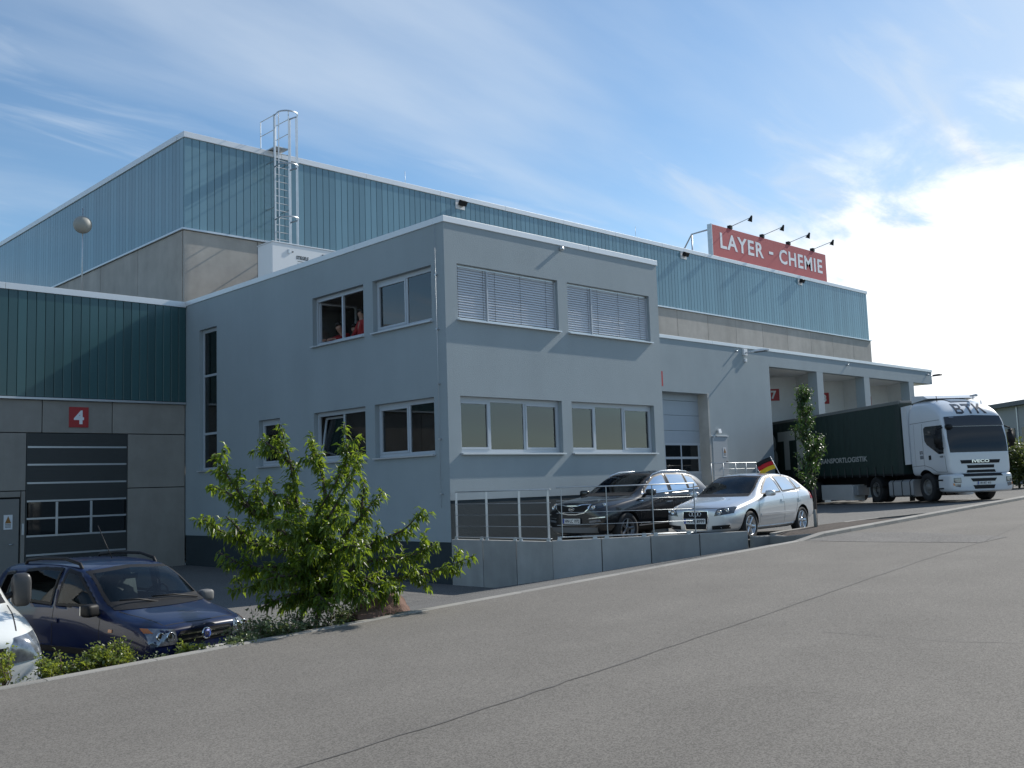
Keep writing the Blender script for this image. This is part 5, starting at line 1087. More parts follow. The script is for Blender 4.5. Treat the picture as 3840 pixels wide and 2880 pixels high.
def tw(v):
    mb = MB(); patch(mb, bv, [(1.24, 2.70), (.22, 2.72), (.10, 2.66), (.14, 2.20), (.26, 2.06), (.98, 1.68), (1.26, 1.68)], v, .006, .1); pbuild(mb, 'side_window', glassd_m, tk)
    mb = MB(); line_patch(mb, bv, [(.0, 2.85), (.0, 1.22)], v, .014); line_patch(mb, bv, [(1.30, 1.6), (1.33, .98)], v, .014); line_patch(mb, bv, [(-.9, 2.90), (1.1, 2.90)], v, .014); line_patch(mb, bv, [(-.9, 1.30), (0, 1.31), (.4, 1.22), (.75, 1.05), (1.3, 1.02)], v, .014); line_patch(mb, bv, [(-.55, 2.85), (-.58, 1.3)], v, .008); pbuild(mb, 'door_seams', dark_m, tk)
    mb = MB(); patch(mb, bv, [(.48, 1.50), (.34, 1.50), (.34, 1.66), (.48, 1.66)], v, .012, .06); pbuild(mb, 'door_handle', black_m, tk)
    mb = MB(); patch(mb, bv, [(-.25, 1.55), (-.02, 1.55), (-.02, 1.68), (-.25, 1.68)], v, .006, .06); pbuild(mb, 'side_badge', mat('grey_badge', (.16, .18, .2)), tk)
both(tw)
o_ = bv.ray_cast(Vector((-.13, -4, 1.78)), Vector((0, 1, 0)))[0]; mb = MB(); text_mb(mb, 'BTK', .22, .12, frame_mtx((-.13, o_.y-.004, 1.79), (1, 0, 0), (0, 0, 1)), .003, .01); pbuild(mb, 'small_lettering', vz, tk)
o_ = bv.ray_cast(Vector((1.12, -4, 1.58)), Vector((0, 1, 0)))[0]; mb = MB(); text_mb(mb, '420', .22, .07, frame_mtx((1.12, o_.y-.004, 1.58), (1, 0, 0), (0, 0, 1)), .003, .01); pbuild(mb, 'small_lettering', vz, tk)
zt_ = lambda f: 3.09+f*.40
for strokes in ([[(-.56, 0), (-.47, 0), (-.47, 1), (-.56, 1)], [(-.47, 0), (-.30, 0), (-.24, .08), (-.30, .2), (-.47, .2)], [(-.47, .42), (-.30, .42), (-.26, .5), (-.30, .58), (-.47, .58)], [(-.47, .82), (-.32, .82), (-.27, .9), (-.32, 1), (-.47, 1)], [(-.30, .02), (-.20, .12), (-.20, .4), (-.28, .5), (-.32, .44), (-.28, .36), (-.28, .14), (-.32, .1)], [(-.30, .5), (-.22, .62), (-.22, .88), (-.31, .99), (-.32, .9), (-.30, .84), (-.30, .64), (-.32, .58)]],
                [[(-.12, .80), (.30, .80), (.30, 1), (-.12, 1)], [(.045, 0), (.135, 0), (.135, .80), (.045, .80)]],
                [[(.38, 0), (.47, 0), (.47, 1), (.38, 1)], [(.47, .38), (.60, .62), (.78, 1), (.66, 1), (.47, .60)], [(.55, .55), (.70, 0), (.82, 0), (.62, .66)]]):
    mb = MB()
    for st_ in strokes: patch(mb, bv, [(a*.86-.04, zt_(b)) for a, b in st_], 'F', .008, .05)
    pbuild(mb, 'roof_letter', vz, tk)
mb = MB(); patch(mb, bv, [(.10, -.42), (.60, -.36), (.60, .36), (.10, .42)], 'T', .02, .1); pbuild(mb, 'roof_hatch', vz, tk)
mb = MB(); mb.prism([(-.95, -1.0, 3.70), (.05, -.95, 3.78), (-.2, -.95, 3.90), (-.95, -1.0, 3.97)], (0, 1.95, 0)); pbuild(mb, 'wind_deflector', wt, tk)
for sg in (1, -1): mb = MB(); mb.prism([(-.95, sg*1.0, 3.65), (-.95, sg*1.25, 3.60), (-1.35, sg*1.24, 3.6), (-1.35, sg*1.0, 3.65)], (0, 0, -2.2)); pbuild(mb, 'side_deflector', wt, tk)
mb = MB(); mb.tube([(.45, .62, 3.66), (.45, .62, 3.80), (.48, .62, 3.82)], .022, 6); mb.tube([(.30, .62, 3.82), (.72, .60, 3.80)], [.03, .05], 8); mb.tube([(.75, .72, 3.70), (.95, .60, 3.46)], .02, 6); pbuild(mb, 'air_horn', alu, tk)
mb = MB(); mb.tube([(.35, -.75, 3.62), (.32, -.75, 3.86)], .012, 5); pbuild(mb, 'aerial', black_m, tk)
# front: lettering slot, grille slots, bumper, lamps
def slot(name, poly, off=.012, m=black_m, parent=None): mb = MB(); patch(mb, bv, poly, 'F', off, .1); return pbuild(mb, name, m, parent or tk)
gr = sub('radiator_grille', tk)
slot('slot', [(-.72, 1.30), (.72, 1.30), (.76, 1.42), (-.76, 1.42)], parent=gr); slot('slot', [(-.50, 1.13), (.50, 1.13), (.52, 1.24), (-.52, 1.24)], parent=gr); slot('slot', [(-.56, .975), (.56, .975), (.52, 1.07), (-.52, 1.07)], parent=gr)
o_ = bv.ray_cast(Vector((8, 0, 1.35)), Vector((-1, 0, 0)))[0]; mb = MB(); text_mb(mb, 'IVECO', .66, .105, frame_mtx((o_.x+.02, 0, 1.375), (0, 1, 0), (0, 0, 1)), .012, .03); pbuild(mb, 'lettering', chrome_m, gr)
bp2 = lambda z0, z1, w0: [(0, z0), (w0*.9, z0), (w0, z0+.06), (w0, z0+(z1-z0)*.4), (w0, z0+(z1-z0)*.6), (w0, z1-.08), (w0*.98, z1-.02), (w0*.9, z1), (0, z1)]
bm = loft([(1.62, bp2(.36, .86, .80)), (1.60, bp2(.31, .92, 1.02)), (1.50, bp2(.28, .95, 1.19)), (1.20, bp2(.28, .96, 1.25)), (.80, bp2(.30, .95, 1.25)), (.76, bp2(.34, .92, 1.24))]); me = bpy.data.meshes.new('b'); bm.to_mesh(me); bm.free(); ob = bpy.data.objects.new('bumper', me); C.objects.link(ob); me.materials.append(wt); md = ob.modifiers.new('s', 'SUBSURF'); md.levels = 2; m1 = ev_mesh(ob); ob.modifiers.clear(); ob.data = m1; ob.parent = tk
for p in m1.polygons: p.use_smooth = True
bv2 = BVHTree.FromPolygons([v.co[:] for v in m1.vertices], [list(p.vertices) for p in m1.polygons]); bvc = bv; bv = bv2
slot('bumper_slot', [(-.74, .84), (.74, .84), (.78, .935), (-.78, .935)]); slot('bumper_slot', [(-.42, .66), (.42, .66), (.5, .77), (-.5, .77)]); slot('bumper_slot', [(-.36, .40), (.36, .40), (.42, .53), (-.42, .53)])
for sg in (1, -1):
    hl = sub('headlight', tk); slot('housing', [(sg*.86, .62), (sg*1.10, .64), (sg*1.10, .80), (sg*.86, .80)], .012, mat('dark_lamp_housing', (.05, .055, .06)), hl); slot('lens', [(sg*.88, .645), (sg*1.08, .66), (sg*1.08, .78), (sg*.88, .78)], .02, lens_m, hl); slot('lower_lens', [(sg*.90, .47), (sg*1.06, .50), (sg*1.08, .61), (sg*.88, .60)], .012, lens_m, hl); slot('indicator', [(sg*1.07, .52), (sg*1.12, .54), (sg*1.12, .62), (sg*1.08, .615)], .014, amber_m, hl)
plate(tk, (1.635, 0, .60), (1, 0, .02), 'HN·BT 415')
for sg in (1, -1):
    for z_ in (.42, .72): mb = MB(); mb.box(.72, 1.12, sg*1.06 if sg > 0 else -1.262, 1.262 if sg > 0 else -1.06, z_, z_+.05); pbuild(mb, 'cab_step', black_m, tk)
for sg in (1, -1):
    mr = sub('mirror', tk); bm = bmesh.new(); bmesh.ops.create_cube(bm, size=1); bmesh.ops.bevel(bm, geom=bm.edges[:], offset=.2, segments=2, affect='EDGES')
    mb = MB(); mb.bm(bm, 0, True, T(1.28, sg*1.42, 2.2) @ Matrix.Diagonal((.16, .24, .62, 1))); pbuild(mb, 'mirror_shell', black_m, mr)
    mb = MB(); mb.tube([(1.28, sg*1.40, 2.55), (1.25, sg*1.18, 2.62)], .03, 6); mb.tube([(1.28, sg*1.40, 1.9), (1.25, sg*1.18, 1.86)], .03, 6); pbuild(mb, 'mirror_arm', black_m, mr)
bm = bmesh.new(); bmesh.ops.create_cube(bm, size=1); bmesh.ops.bevel(bm, geom=bm.edges[:], offset=.2, segments=2, affect='EDGES'); mb = MB(); mb.bm(bm, 0, True, T(1.36, -1.0, 2.62) @ Matrix.Diagonal((.12, .26, .18, 1))); pbuild(mb, 'kerb_mirror', black_m, tk)
mb = MB(); mb.box(-5.2, .9, -.45, .45, .62, .90); mb.box(-.9, -.6, -1.1, 1.1, .9, 1.2); mb.box(-4.4, -3.2, -.6, .6, .9, 1.08); pbuild(mb, 'chassis', black_m, tk)
for sg in (1, -1):
    mb = MB(); x0, x1 = -2.75, -.95; yc = sg*.88
    sec = [(.36, .0)]; pr2 = [(-.34, .26), (-.26, .20), (.26, .20), (.34, .26), (.34, .76), (.26, .84), (-.26, .84), (-.34, .76)]
    mb.prism([(x0, yc+a, b) for a, b in pr2], (x1-x0, 0, 0)); pbuild(mb, 'fuel_tank', alu, tk)
    mb = MB()
    for x in (x0+.3, x0+.95, x1-.25): mb.prism([(x, yc+a*1.02, .55+(b-.55)*1.02) for a, b in pr2], (.05, 0, 0))
    pbuild(mb, 'tank_strap', black_m, tk)
    mb = MB(); mb.lathe([(.66, -.30), (.66, .30)], 20, 'Y', (-3.79, sg*.98, .52)); mb.v = [v if v[2] > .62 else (v[0], v[1], .62+.0*(v[2])) for v in mb.v]; pbuild(mb, 'mudguard', black_m, tk)
drim = mat('dusty_steel_rim', (.20, .20, .195), .6, .3, var=.2, vscale=8)
fm_ = wheel_meshes(.515, .34, .30, 0, drim, 'front'); rm_ = wheel_meshes(.515, .30, .30, 0, drim, 'rear')
put_wheels(tk, [(0, 1.05, .515), (0, -1.05, .515)], fm_); put_wheels(tk, [(-3.79, 1.08, .515), (-3.79, -1.08, .515), (-3.79, .74, .515), (-3.79, -.74, .515)], rm_)
# trailer (parts of the coupled lorry that stay level with the dock)
tr = thing('trailer', 'dark green curtain sided trailer lettered BTK backed into the truck dock', 'trailer', (22.4, -2.45, TZ), (0, 0, R(TH)))
green = mat('green_curtain', (.010, .030, .024), .55, var=.12, vscale=1.5, bump=.12, bscale=6)
X0, X1, ZB, ZT = -14.75, -1.50, 1.05, 3.84
mb = MB(); n = 90; vs = []
for sg in (-1,):
    for j, z_ in enumerate((ZB, 1.5, 2.4, 3.3, ZT-.12)):
        for i in range(n+1):
            x = X0+.25+(X1-.3-X0-.25)*i/n; amp = .012*math.sin(i*1.7)+.008*math.sin(i*.61+1); amp *= (.4 if j in (0, 4) else 1); vs.append((x, sg*(1.262+amp), z_))
mb.add(vs, [(j*(n+1)+i, j*(n+1)+i+1, (j+1)*(n+1)+i+1, (j+1)*(n+1)+i) for j in range(4) for i in range(n)], 0, True); pbuild(mb, 'curtain', green, tr, 'green curtain on the near side')
mb = MB(); mb.add([(x, -y, z) for x, y, z in vs], [(j*(n+1)+i, j*(n+1)+i+1, (j+1)*(n+1)+i+1, (j+1)*(n+1)+i) for j in range(4) for i in range(n)], 0, True); pbuild(mb, 'curtain', green, tr)
mb = MB()
for i in range(19): x = X0+.55+i*.66; mb.box(x-.022, x+.022, -1.292, -1.277, ZB-.12, ZB+.30); mb.box(x-.03, x+.03, -1.296, -1.276, ZB+.02, ZB+.10)
o = pbuild(mb, 'curtain_straps', mat('strap_grey', (.06, .065, .062), .7), tr); o['kind'] = 'stuff'
mb = MB(); mb.bbox(X0, X1, -1.25, 1.25, ZT-.12, ZT-.01, .02); pbuild(mb, 'roof_sheet', mat('grey_tarpaulin', (.22, .22, .21), .7, var=.25, vscale=2), tr)
mb = MB(); mb.bbox(X0, X1, -1.28, -1.20, ZT-.13, ZT+.0, .012); mb.bbox(X0, X1, 1.20, 1.28, ZT-.13, ZT+.0, .012); pbuild(mb, 'roof_rail', mat('rail_grey', (.16, .17, .16), .6), tr)
mb = MB(); mb.bbox(X1-.30, X1, -1.275, 1.275, ZB-.02, ZT-.05, .02); pbuild(mb, 'front_bulkhead', mat('dark_green_frame', (.014, .030, .026), .5), tr)
mb = MB(); mb.bbox(X0, X0+.22, -1.275, 1.275, ZB-.02, ZT-.05, .02); pbuild(mb, 'rear_doors', mat('dark_green_frame', (0, 0, 0)), tr)
mb = MB(); mb.box(X0, X1-.001, -1.26, 1.26, .98, ZB-.021); mb.box(X0+.1, X1-.3, -.5, .5, .62, .979); pbuild(mb, 'chassis', black_m, tr)
mb = MB(); mb.box(X0+.22, X1-.31, -1.24, 1.24, ZB-.02, ZB+.02); pbuild(mb, 'floor', black_m, tr)
mb = MB(); y = -1.284; fmT = lambda x, z_: frame_mtx((x, y, z_), (1, 0, 0), (0, 0, 1)); lettm = mat('curtain_lettering', (.42, .44, .42), .6)
def tl(ch, x0, x1, z0_, z1_): mb = MB(); text_mb(mb, ch, x1-x0, z1_-z0_, fmT((x0+x1)/2, (z0_+z1_)/2), .003, .055); pbuild(mb, 'large_letter', lettm, tr)
tl('B', -15.05+.2, -13.35, 1.40, 3.28); tl('T', -13.25, -11.21, 1.40, 3.28); tl('K', -11.05, -9.2, 1.40, 3.28)
mb = MB(); text_mb(mb, 'TRANSPORTLOGISTIK', 4.55, .22, fmT(-6.50, 1.70), .003, .02); pbuild(mb, 'small_lettering', lettm, tr)
mb = MB(); mb.bbox(-8.75, -5.78, -1.24, -.7, -.02, .64, .01); pbuild(mb, 'pallet_box', mat('box_white', (.52, .53, .53), .6, var=.05), tr)
mb = MB(); mb.bbox(-5.74, -5.35, -1.22, -.7, .20, .60, .01); pbuild(mb, 'tool_box', alu, tr)
mb = MB()
for x in (-4.7, ): mb.box(x-.08, x+.08, -.9, -.75, -.1, .98); mb.box(x-.08, x+.08, .75, .9, -.1, .98)
pbuild(mb, 'landing_leg', black_m, tr)
put_wheels(tr, [(x, t_, .36) for x in (-9.6, -10.9, -12.2) for t_ in (1.08, -1.08)], rm_)
# ================================================================== plants
def leaves_mesh(name, pts, dirs, ln, wd, m, droop=.5, fold=.25, parent=None, jit=.5, kind=None):
    """long folded leaves: each 6 verts / 4 tris; pts,dirs arrays (n,3)"""
    n = len(pts); pts = np.asarray(pts); d = np.asarray(dirs)+rng.normal(0, jit, (n, 3)); d[:, 2] -= droop; d /= np.linalg.norm(d, axis=1)[:, None]
    up_ = np.tile([0, 0, 1.], (n, 1))+rng.normal(0, .35, (n, 3)); s_ = np.cross(d, up_); s_ /= np.linalg.norm(s_, axis=1)[:, None]+1e-9; nn = np.cross(s_, d)
    l = ln*rng.uniform(.65, 1.2, n)[:, None]; w_ = wd*rng.uniform(.7, 1.2, n)[:, None]
    a = pts; mid = pts+d*l*.45+nn*l*.05; tip = pts+d*l-np.array([0, 0, 1])*l*.18
    e1 = mid+s_*w_*.5+nn*w_*fold; e2 = mid-s_*w_*.5+nn*w_*fold
    V = np.stack([a, e1, mid, e2, tip], 1).reshape(-1, 3); b = np.arange(n)[:, None]*5
    F = np.concatenate([b+np.array([[0, 2, 1]]), b+np.array([[0, 3, 2]]), b+np.array([[1, 2, 4]]), b+np.array([[2, 3, 4]])], 0)
    me = bpy.data.meshes.new(name); me.from_pydata(V.tolist(), [], F.tolist()); me.materials.append(m); me.update()
    o = bpy.data.objects.new(name, me); C.objects.link(o)
    if parent: o.parent = parent; o.matrix_parent_inverse = wmat(parent).inverted()
    if kind: o['kind'] = kind
    return o
def branch_pts(pl, step):
    out = []; dr = []; tot = 0
    for a, b in zip(pl, pl[1:]):
        a, b = np.array(a), np.array(b); L_ = np.linalg.norm(b-a); n = max(1, int(L_/step))
        for i in range(n): out.append(a+(b-a)*(i+rng.random())/n); dr.append((b-a)/L_)
    return out, dr
def smooth_pl(p, it=2):
    p = [np.array(x, float) for x in p]
    for _ in range(it):
        q = [p[0]]
        for a, b in zip(p, p[1:]): q += [a*.75+b*.25, a*.25+b*.75]
        p = q+[p[-1]]
    return p
cherry_leaf = mat_leaf('cherry_leaf', (.060, .110, .016), (.27, .37, .03), .48)
twig_m = mat('twig', (.10, .062, .045), .8, var=.2, vscale=20)
def cherry(root, base, limbs):
    mb = MB(); P = []; D = []
    for pl in limbs:
        sp = smooth_pl(pl); n = len(sp); mb.tube([tuple(x) for x in sp], [max(.006, .026*(1-i/(n-1))**1.3+.004) for i in range(n)], 6)
        seg = [np.linalg.norm(b-a) for a, b in zip(sp, sp[1:])]; tot = sum(seg); acc = 0
        for a, b, L_ in zip(sp, sp[1:], seg):
            f_ = acc/tot; acc += L_
            if f_ < .10: continue
            k = max(1, int(L_/.0068)); d = (b-a)/L_
            for i in range(k):
                P.append(a+(b-a)*rng.random()+rng.normal(0, .022, 3)); r_ = rng.normal(0, 1, 3); r_ -= d*r_.dot(d); D.append(r_/np.linalg.norm(r_)*.7+d*.35)
            # side shoots
            if rng.random() < L_/.13 and f_ < .93:
                r_ = rng.normal(0, 1, 3); r_ -= d*r_.dot(d); r_ /= np.linalg.norm(r_); sl_ = rng.uniform(.14, .40)*(1-.45*f_); e = a+(r_*.8+d*.55+np.array([0, 0, .15]))*sl_
                mb.tube([tuple(a), tuple((a+e)/2+np.array([0, 0, .02])), tuple(e)], [.008, .005, .003], 4)
                for i in range(int(sl_/.0082)):
                    q = a+(e-a)*rng.uniform(.15, 1.05); P.append(q+rng.normal(0, .015, 3)); r2 = rng.normal(0, 1, 3); D.append(r2/np.linalg.norm(r2)*.7+(e-a)/np.linalg.norm(e-a)*.4)
    mb.build('trunk', bark_m, root); leaves_mesh('crown', P, D,   .112, .040, cherry_leaf, .55, .22, root, .25); print('leaves', len(P))
TREE_LIMBS = [[[-8.3, -7.15, -1.72], [-8.23, -7.29, -1.22], [-8.3, -7.26, -0.92], [-8.35, -7.22, -0.39], [-8.24, -7.37, -0.1], [-8.15, -7.57, 0.2], [-8.12, -7.7, 0.47], [-8.17, -7.7, 0.81]], [[-8.33, -7.27, -0.69], [-8.41, -7.1, -0.35], [-8.45, -7.04, -0.01], [-8.48, -7.0, 0.37], [-8.54, -6.97, 0.62], [-8.59, -6.96, 0.84]], [[-8.48, -7.0, 0.37], [-8.7, -6.95, 0.57], [-8.84, -6.9, 0.66]], [[-8.33, -7.27, -0.69], [-8.7, -7.09, -0.43], [-8.94, -6.96, -0.23], [-9.15, -6.86, 0.09], [-9.27, -6.78, 0.33], [-9.37, -6.78, 0.5]], [[-8.94, -6.96, -0.23], [-9.12, -6.74, -0.0], [-9.19, -6.55, 0.08], [-9.25, -6.42, 0.14]], [[-8.7, -7.09, -0.43], [-8.72, -6.69, -0.11], [-8.74, -6.57, 0.08], [-8.66, -6.58, 0.14]], [[-8.47, -7.06, -0.2], [-8.83, -7.17, 0.02], [-8.96, -7.18, 0.08]], [[-8.3, -7.26, -0.92], [-8.48, -6.85, -0.65], [-8.76, -6.45, -0.6], [-8.99, -6.24, -0.46], [-9.18, -6.08, -0.24]], [[-8.76, -6.45, -0.57], [-8.93, -6.45, -0.35], [-9.07, -6.48, -0.25]], [[-8.3, -7.26, -0.92], [-8.68, -7.19, -0.85], [-9.02, -7.06, -0.85], [-9.25, -6.93, -0.74], [-9.38, -6.88, -0.64]], [[-8.23, -7.29, -1.22], [-8.44, -6.97, -1.05], [-8.68, -6.6, -1.1], [-8.9, -6.3, -1.16]], [[-8.23, -7.29, -1.22], [-8.65, -7.31, -1.16], [-8.9, -7.2, -1.25], [-9.01, -7.15, -1.31]], [[-8.33, -7.27, -0.69], [-8.36, -7.57, -0.35], [-8.25, -7.71, -0.06], [-8.17, -7.89, 0.19], [-8.15, -7.95, 0.44]], [[-8.23, -7.38, -0.1], [-8.19, -7.25, 0.21], [-8.22, -7.18, 0.42], [-8.27, -7.09, 0.62]], [[-8.3, -7.26, -0.92], [-8.02, -7.45, -0.52], [-7.85, -7.58, -0.3], [-7.72, -7.66, -0.12], [-7.65, -7.75, 0.0]], [[-7.85, -7.58, -0.3], [-7.83, -7.56, -0.07], [-7.81, -7.6, 0.06]], [[-8.3, -7.26, -0.92], [-7.96, -7.63, -0.71], [-7.72, -7.87, -0.57], [-7.59, -8.08, -0.48], [-7.51, -8.18, -0.35], [-7.47, -8.31, -0.23]], [[-8.23, -7.29, -1.22], [-8.08, -7.76, -0.86], [-7.92, -8.07, -0.79], [-7.71, -8.34, -0.78], [-7.59, -8.48, -0.69], [-7.52, -8.62, -0.62]], [[-8.23, -7.29, -1.22], [-7.9, -7.5, -1.03], [-7.49, -7.74, -1.08], [-7.22, -7.95, -1.04], [-6.99, -8.18, -0.95], [-6.78, -8.4, -0.83]], [[-8.23, -7.29, -1.22], [-8.22, -7.74, -1.09], [-8.2, -8.03, -1.13], [-8.18, -8.17, -1.25]], [[-8.23, -7.29, -1.22], [-8.57, -7.67, -1.16], [-8.6, -7.91, -1.24], [-8.6, -8.04, -1.26]], [[-8.3, -7.26, -0.92], [-8.56, -7.6, -0.7], [-8.73, -7.87, -0.6], [-8.8, -8.08, -0.64]], [[-8.3, -7.26, -0.92], [-8.4, -7.76, -0.71], [-8.42, -8.17, -0.59], [-8.41, -8.39, -0.66]], [[-8.33, -7.27, -0.69], [-8.67, -7.52, -0.48], [-8.95, -7.7, -0.31], [-9.08, -7.79, -0.28]], [[-8.33, -7.27, -0.69], [-8.5, -7.85, -0.38], [-8.52, -8.13, -0.24], [-8.52, -8.26, -0.27]], [[-8.3, -7.26, -0.92], [-8.17, -6.71, -0.79], [-8.19, -6.3, -0.6], [-8.23, -6.13, -0.52]], [[-8.3, -7.26, -0.92], [-7.82, -7.06, -0.73], [-7.5, -6.97, -0.55], [-7.34, -7.0, -0.44]], [[-8.33, -7.27, -0.69], [-8.04, -6.88, -0.45], [-7.92, -6.76, -0.18], [-7.81, -6.75, -0.02]], [[-8.23, -7.29, -1.22], [-8.65, -7.48, -0.95], [-8.94, -7.48, -0.93], [-9.12, -7.44, -0.97]], [[-8.23, -7.29, -1.22], [-8.42, -7.85, -0.92], [-8.54, -8.15, -0.93], [-8.57, -8.25, -1.03]], [[-7.9, -7.5, -1.03], [-7.84, -7.82, -1.12], [-7.76, -8.03, -1.13], [-7.68, -8.11, -1.17]], [[-8.23, -7.29, -1.22], [-8.31, -6.93, -1.25], [-8.44, -6.79, -1.34], [-8.49, -6.72, -1.43]]]
ct = thing('cherry_tree', 'young bushy cherry tree with long drooping leaves in the roadside bed', 'tree', tuple(TREE_LIMBS[0][0]))
cherry(ct, TREE_LIMBS[0][0], TREE_LIMBS)
# slim young street tree in the small bed
yt = thing('young_tree', 'slim young tree with narrow crown in the small soil bed', 'tree', (4.96, -6.42, -1.15))
b0 = np.array([4.96, -6.42, -1.2]); top = b0+np.array([-.15, .05, 3.15])
mb = MB(); mb.tube([tuple(b0), tuple(b0+[.03, 0, .7]), tuple(b0+[-.02, .02, 1.3]), tuple(b0+[-.08, .03, 2.1]), tuple(top)], [.038, .032, .028, .018, .006], 8); P = []; D = []
for i in range(46):
    f_ = rng.uniform(.27, .95); a = b0+(top-b0)*f_; th = rng.uniform(0, 6.28); up_ = rng.uniform(.45, .95); ln_ = (.70 if f_ < .6 else .48)*rng.uniform(.6, 1.15)*(1.15-f_*.65)
    d = np.array([math.cos(th)*.55, math.sin(th)*.55, up_]); d /= np.linalg.norm(d); e = a+d*ln_; m_ = (a+e)/2+np.array([math.cos(th), math.sin(th), 0])*.05
    mb.tube([tuple(a), tuple(m_), tuple(e)], [.011, .007, .003], 5)
    for j in range(int(ln_/.008)):
        t_ = rng.uniform(.12, 1.04); q = a+(e-a)*t_; r_ = rng.normal(0, 1, 3); P.append(q+rng.normal(0, .04, 3)); D.append(r_*.5+d*.3)
for j in range(330): f_ = rng.uniform(.5, 1.02); P.append(b0+(top-b0)*f_+rng.normal(0, .06, 3)); D.append(rng.normal(0, 1, 3))
mb.build('trunk', bark_m, yt); leaves_mesh('crown', P, D, .085, .04, mat_leaf('dark_leaf', (.030, .068, .020), (.09, .17, .025), .35), .45, .2, yt, .3)
sk = thing('tree_stake', 'short grey wooden stake beside the slim young tree', 'stake', (4.80, -6.5, -1.2)); mb = MB(); mb.tube([(4.80, -6.5, -1.25), (4.80, -6.5, -.72)], .035, 8); mb.build('post', mat('grey_wood', (.22, .21, .19), .85, var=.2, vscale=10), sk)
# shrubs in the roadside bed
shrub_m = mat_leaf('shrub_leaf', (.13, .165, .03), (.34, .40, .05), .42, .35); shrub2 = mat_leaf('grey_green_leaf', (.10, .13, .06), (.2, .26, .08), .3, .3)
def zbank(x, y): return zroad(x)-.03+(LOT+.02-zroad(x)+.03)*(max(0, min(1, (y-KY-.14)/1.46))**1.3)
def shrub(label, x, y, hgt, wid, n, m, group):
    z0 = zbank(x, y); t = thing('shrub', label, 'shrub', (x, y, z0), group=group); mb = MB(); P = []; D = []
    for i in range(max(6, int(n*1.5/42))):
        th = rng.uniform(0, 6.28); r_ = wid*math.sqrt(rng.random())*.5; h_ = hgt*rng.uniform(.55, 1.08)*(1-.4*(r_/(wid*.5))**2); e = np.array([x+math.cos(th)*r_*1.15, y+math.sin(th)*r_*1.15, z0+h_]); a = np.array([x+math.cos(th)*r_*.3, y+math.sin(th)*r_*.3, z0-.03])
        mb.tube([tuple(a), tuple((a+e)/2+rng.normal(0, .03, 3)), tuple(e)], [.008, .006, .003], 4)
        for j in range(42): f_ = rng.uniform(.25, 1.03)**.7; r2 = rng.normal(0, 1, 3); r2[2] = abs(r2[2])*.8; P.append(a+(e-a)*f_+rng.normal(0, .028, 3)); D.append(r2)
    mb.build('stem', twig_m, t); leaves_mesh('foliage', P, D,   .05, .030, m, -.15, .12, t, .3)
SH = [(-12.62, -7.75, .46, .75, 1000, 0, 'low light green shrub at the left edge in front of the white car'), (-11.95, -7.65, .50, .40, 560, 0, 'taller light green shrub in front of the white car headlight'), (-11.5, -7.8, .26, .45, 420, 0, 'small light green shrub between the white and the blue car'), (-11.15, -7.85, .22, .4, 360, 0, 'small light green shrub in front of the blue car wheel'), (-10.92, -7.75, .29, .46, 640, 0, 'bushy light green shrub left of the blue car headlight'), (-10.22, -7.92, .12, .24, 240, 0, 'small light green shrub below the blue car headlight'),
      (-9.75, -7.9, .12, .5, 360, 1, 'low grey green shrub in front of the blue car number plate'), (-9.25, -7.85, .26, .6, 640, 1, 'grey green shrub below the left side of the cherry tree'), (-8.6, -7.75, .32, .7, 600, 1, 'low grey green shrub in the shade under the cherry tree'), (-8.95, -6.95, .62, .6, 800, 1, 'tall grey green shrub beside the right headlight of the blue car'), (-8.1, -7.6, .34, .5, 480, 1, 'grey green shrub beside the red rocks')]
for x, y, h_, w_, n_, k_, lab in SH: shrub(lab, x, y, h_, w_, n_, (shrub_m, shrub2)[k_], 'shrubs along the roadside bed')
P = []; D = []
for i in range(2600): x = rng.uniform(-13.5, BX-.15); y = rng.uniform(KY+.2, -6.75); P.append([x, y, zbank(x, y)+rng.uniform(.0, .12)]); D.append(rng.normal(0, 1, 3))
o = leaves_mesh('ground_cover', P, D, .045, .025, shrub2, -.3, .1, None, .3, 'stuff'); tag(o, 'low green ground cover between the shrubs in the roadside bed', 'ground cover')
# rocks
def rock(name, label, c, sz, seed):
    r_ = random.Random(seed); bm = bmesh.new(); bmesh.ops.create_icosphere(bm, subdivisions=4, radius=1); off = [(Vector((r_.gauss(0, 1), r_.gauss(0, 1), r_.gauss(0, 1))).normalized(), r_.uniform(.62, .92)) for _ in range(16)]
    for v in bm.verts:
        p = v.co.copy()
        for nrm, dd_ in off:
            k = p.dot(nrm)
            if k > dd_: p -= nrm*(k-dd_)*.92
        from mathutils import noise as _n
        p *= 1+.05*_n.noise(p*3+Vector((seed, 0, 0)))+.03*_n.noise(p*8); v.co = Vector((p.x*sz[0], p.y*sz[1], p.z*sz[2]))
    mb = MB(); mb.bm(bm, 0, False, T(*c)); o = mb.build(name, stone_m); tag(o, label, 'rock', 'red sandstone rocks at the bed end')
rock('rock', 'large reddish rock at the end of the roadside bed', (-7.62, -7.62, -1.52), (.42, .26, .30), 3)
rock('rock', 'smaller reddish rock in front of the large one', (-8.02, -7.92, -1.50), (.24, .18, .16), 5)
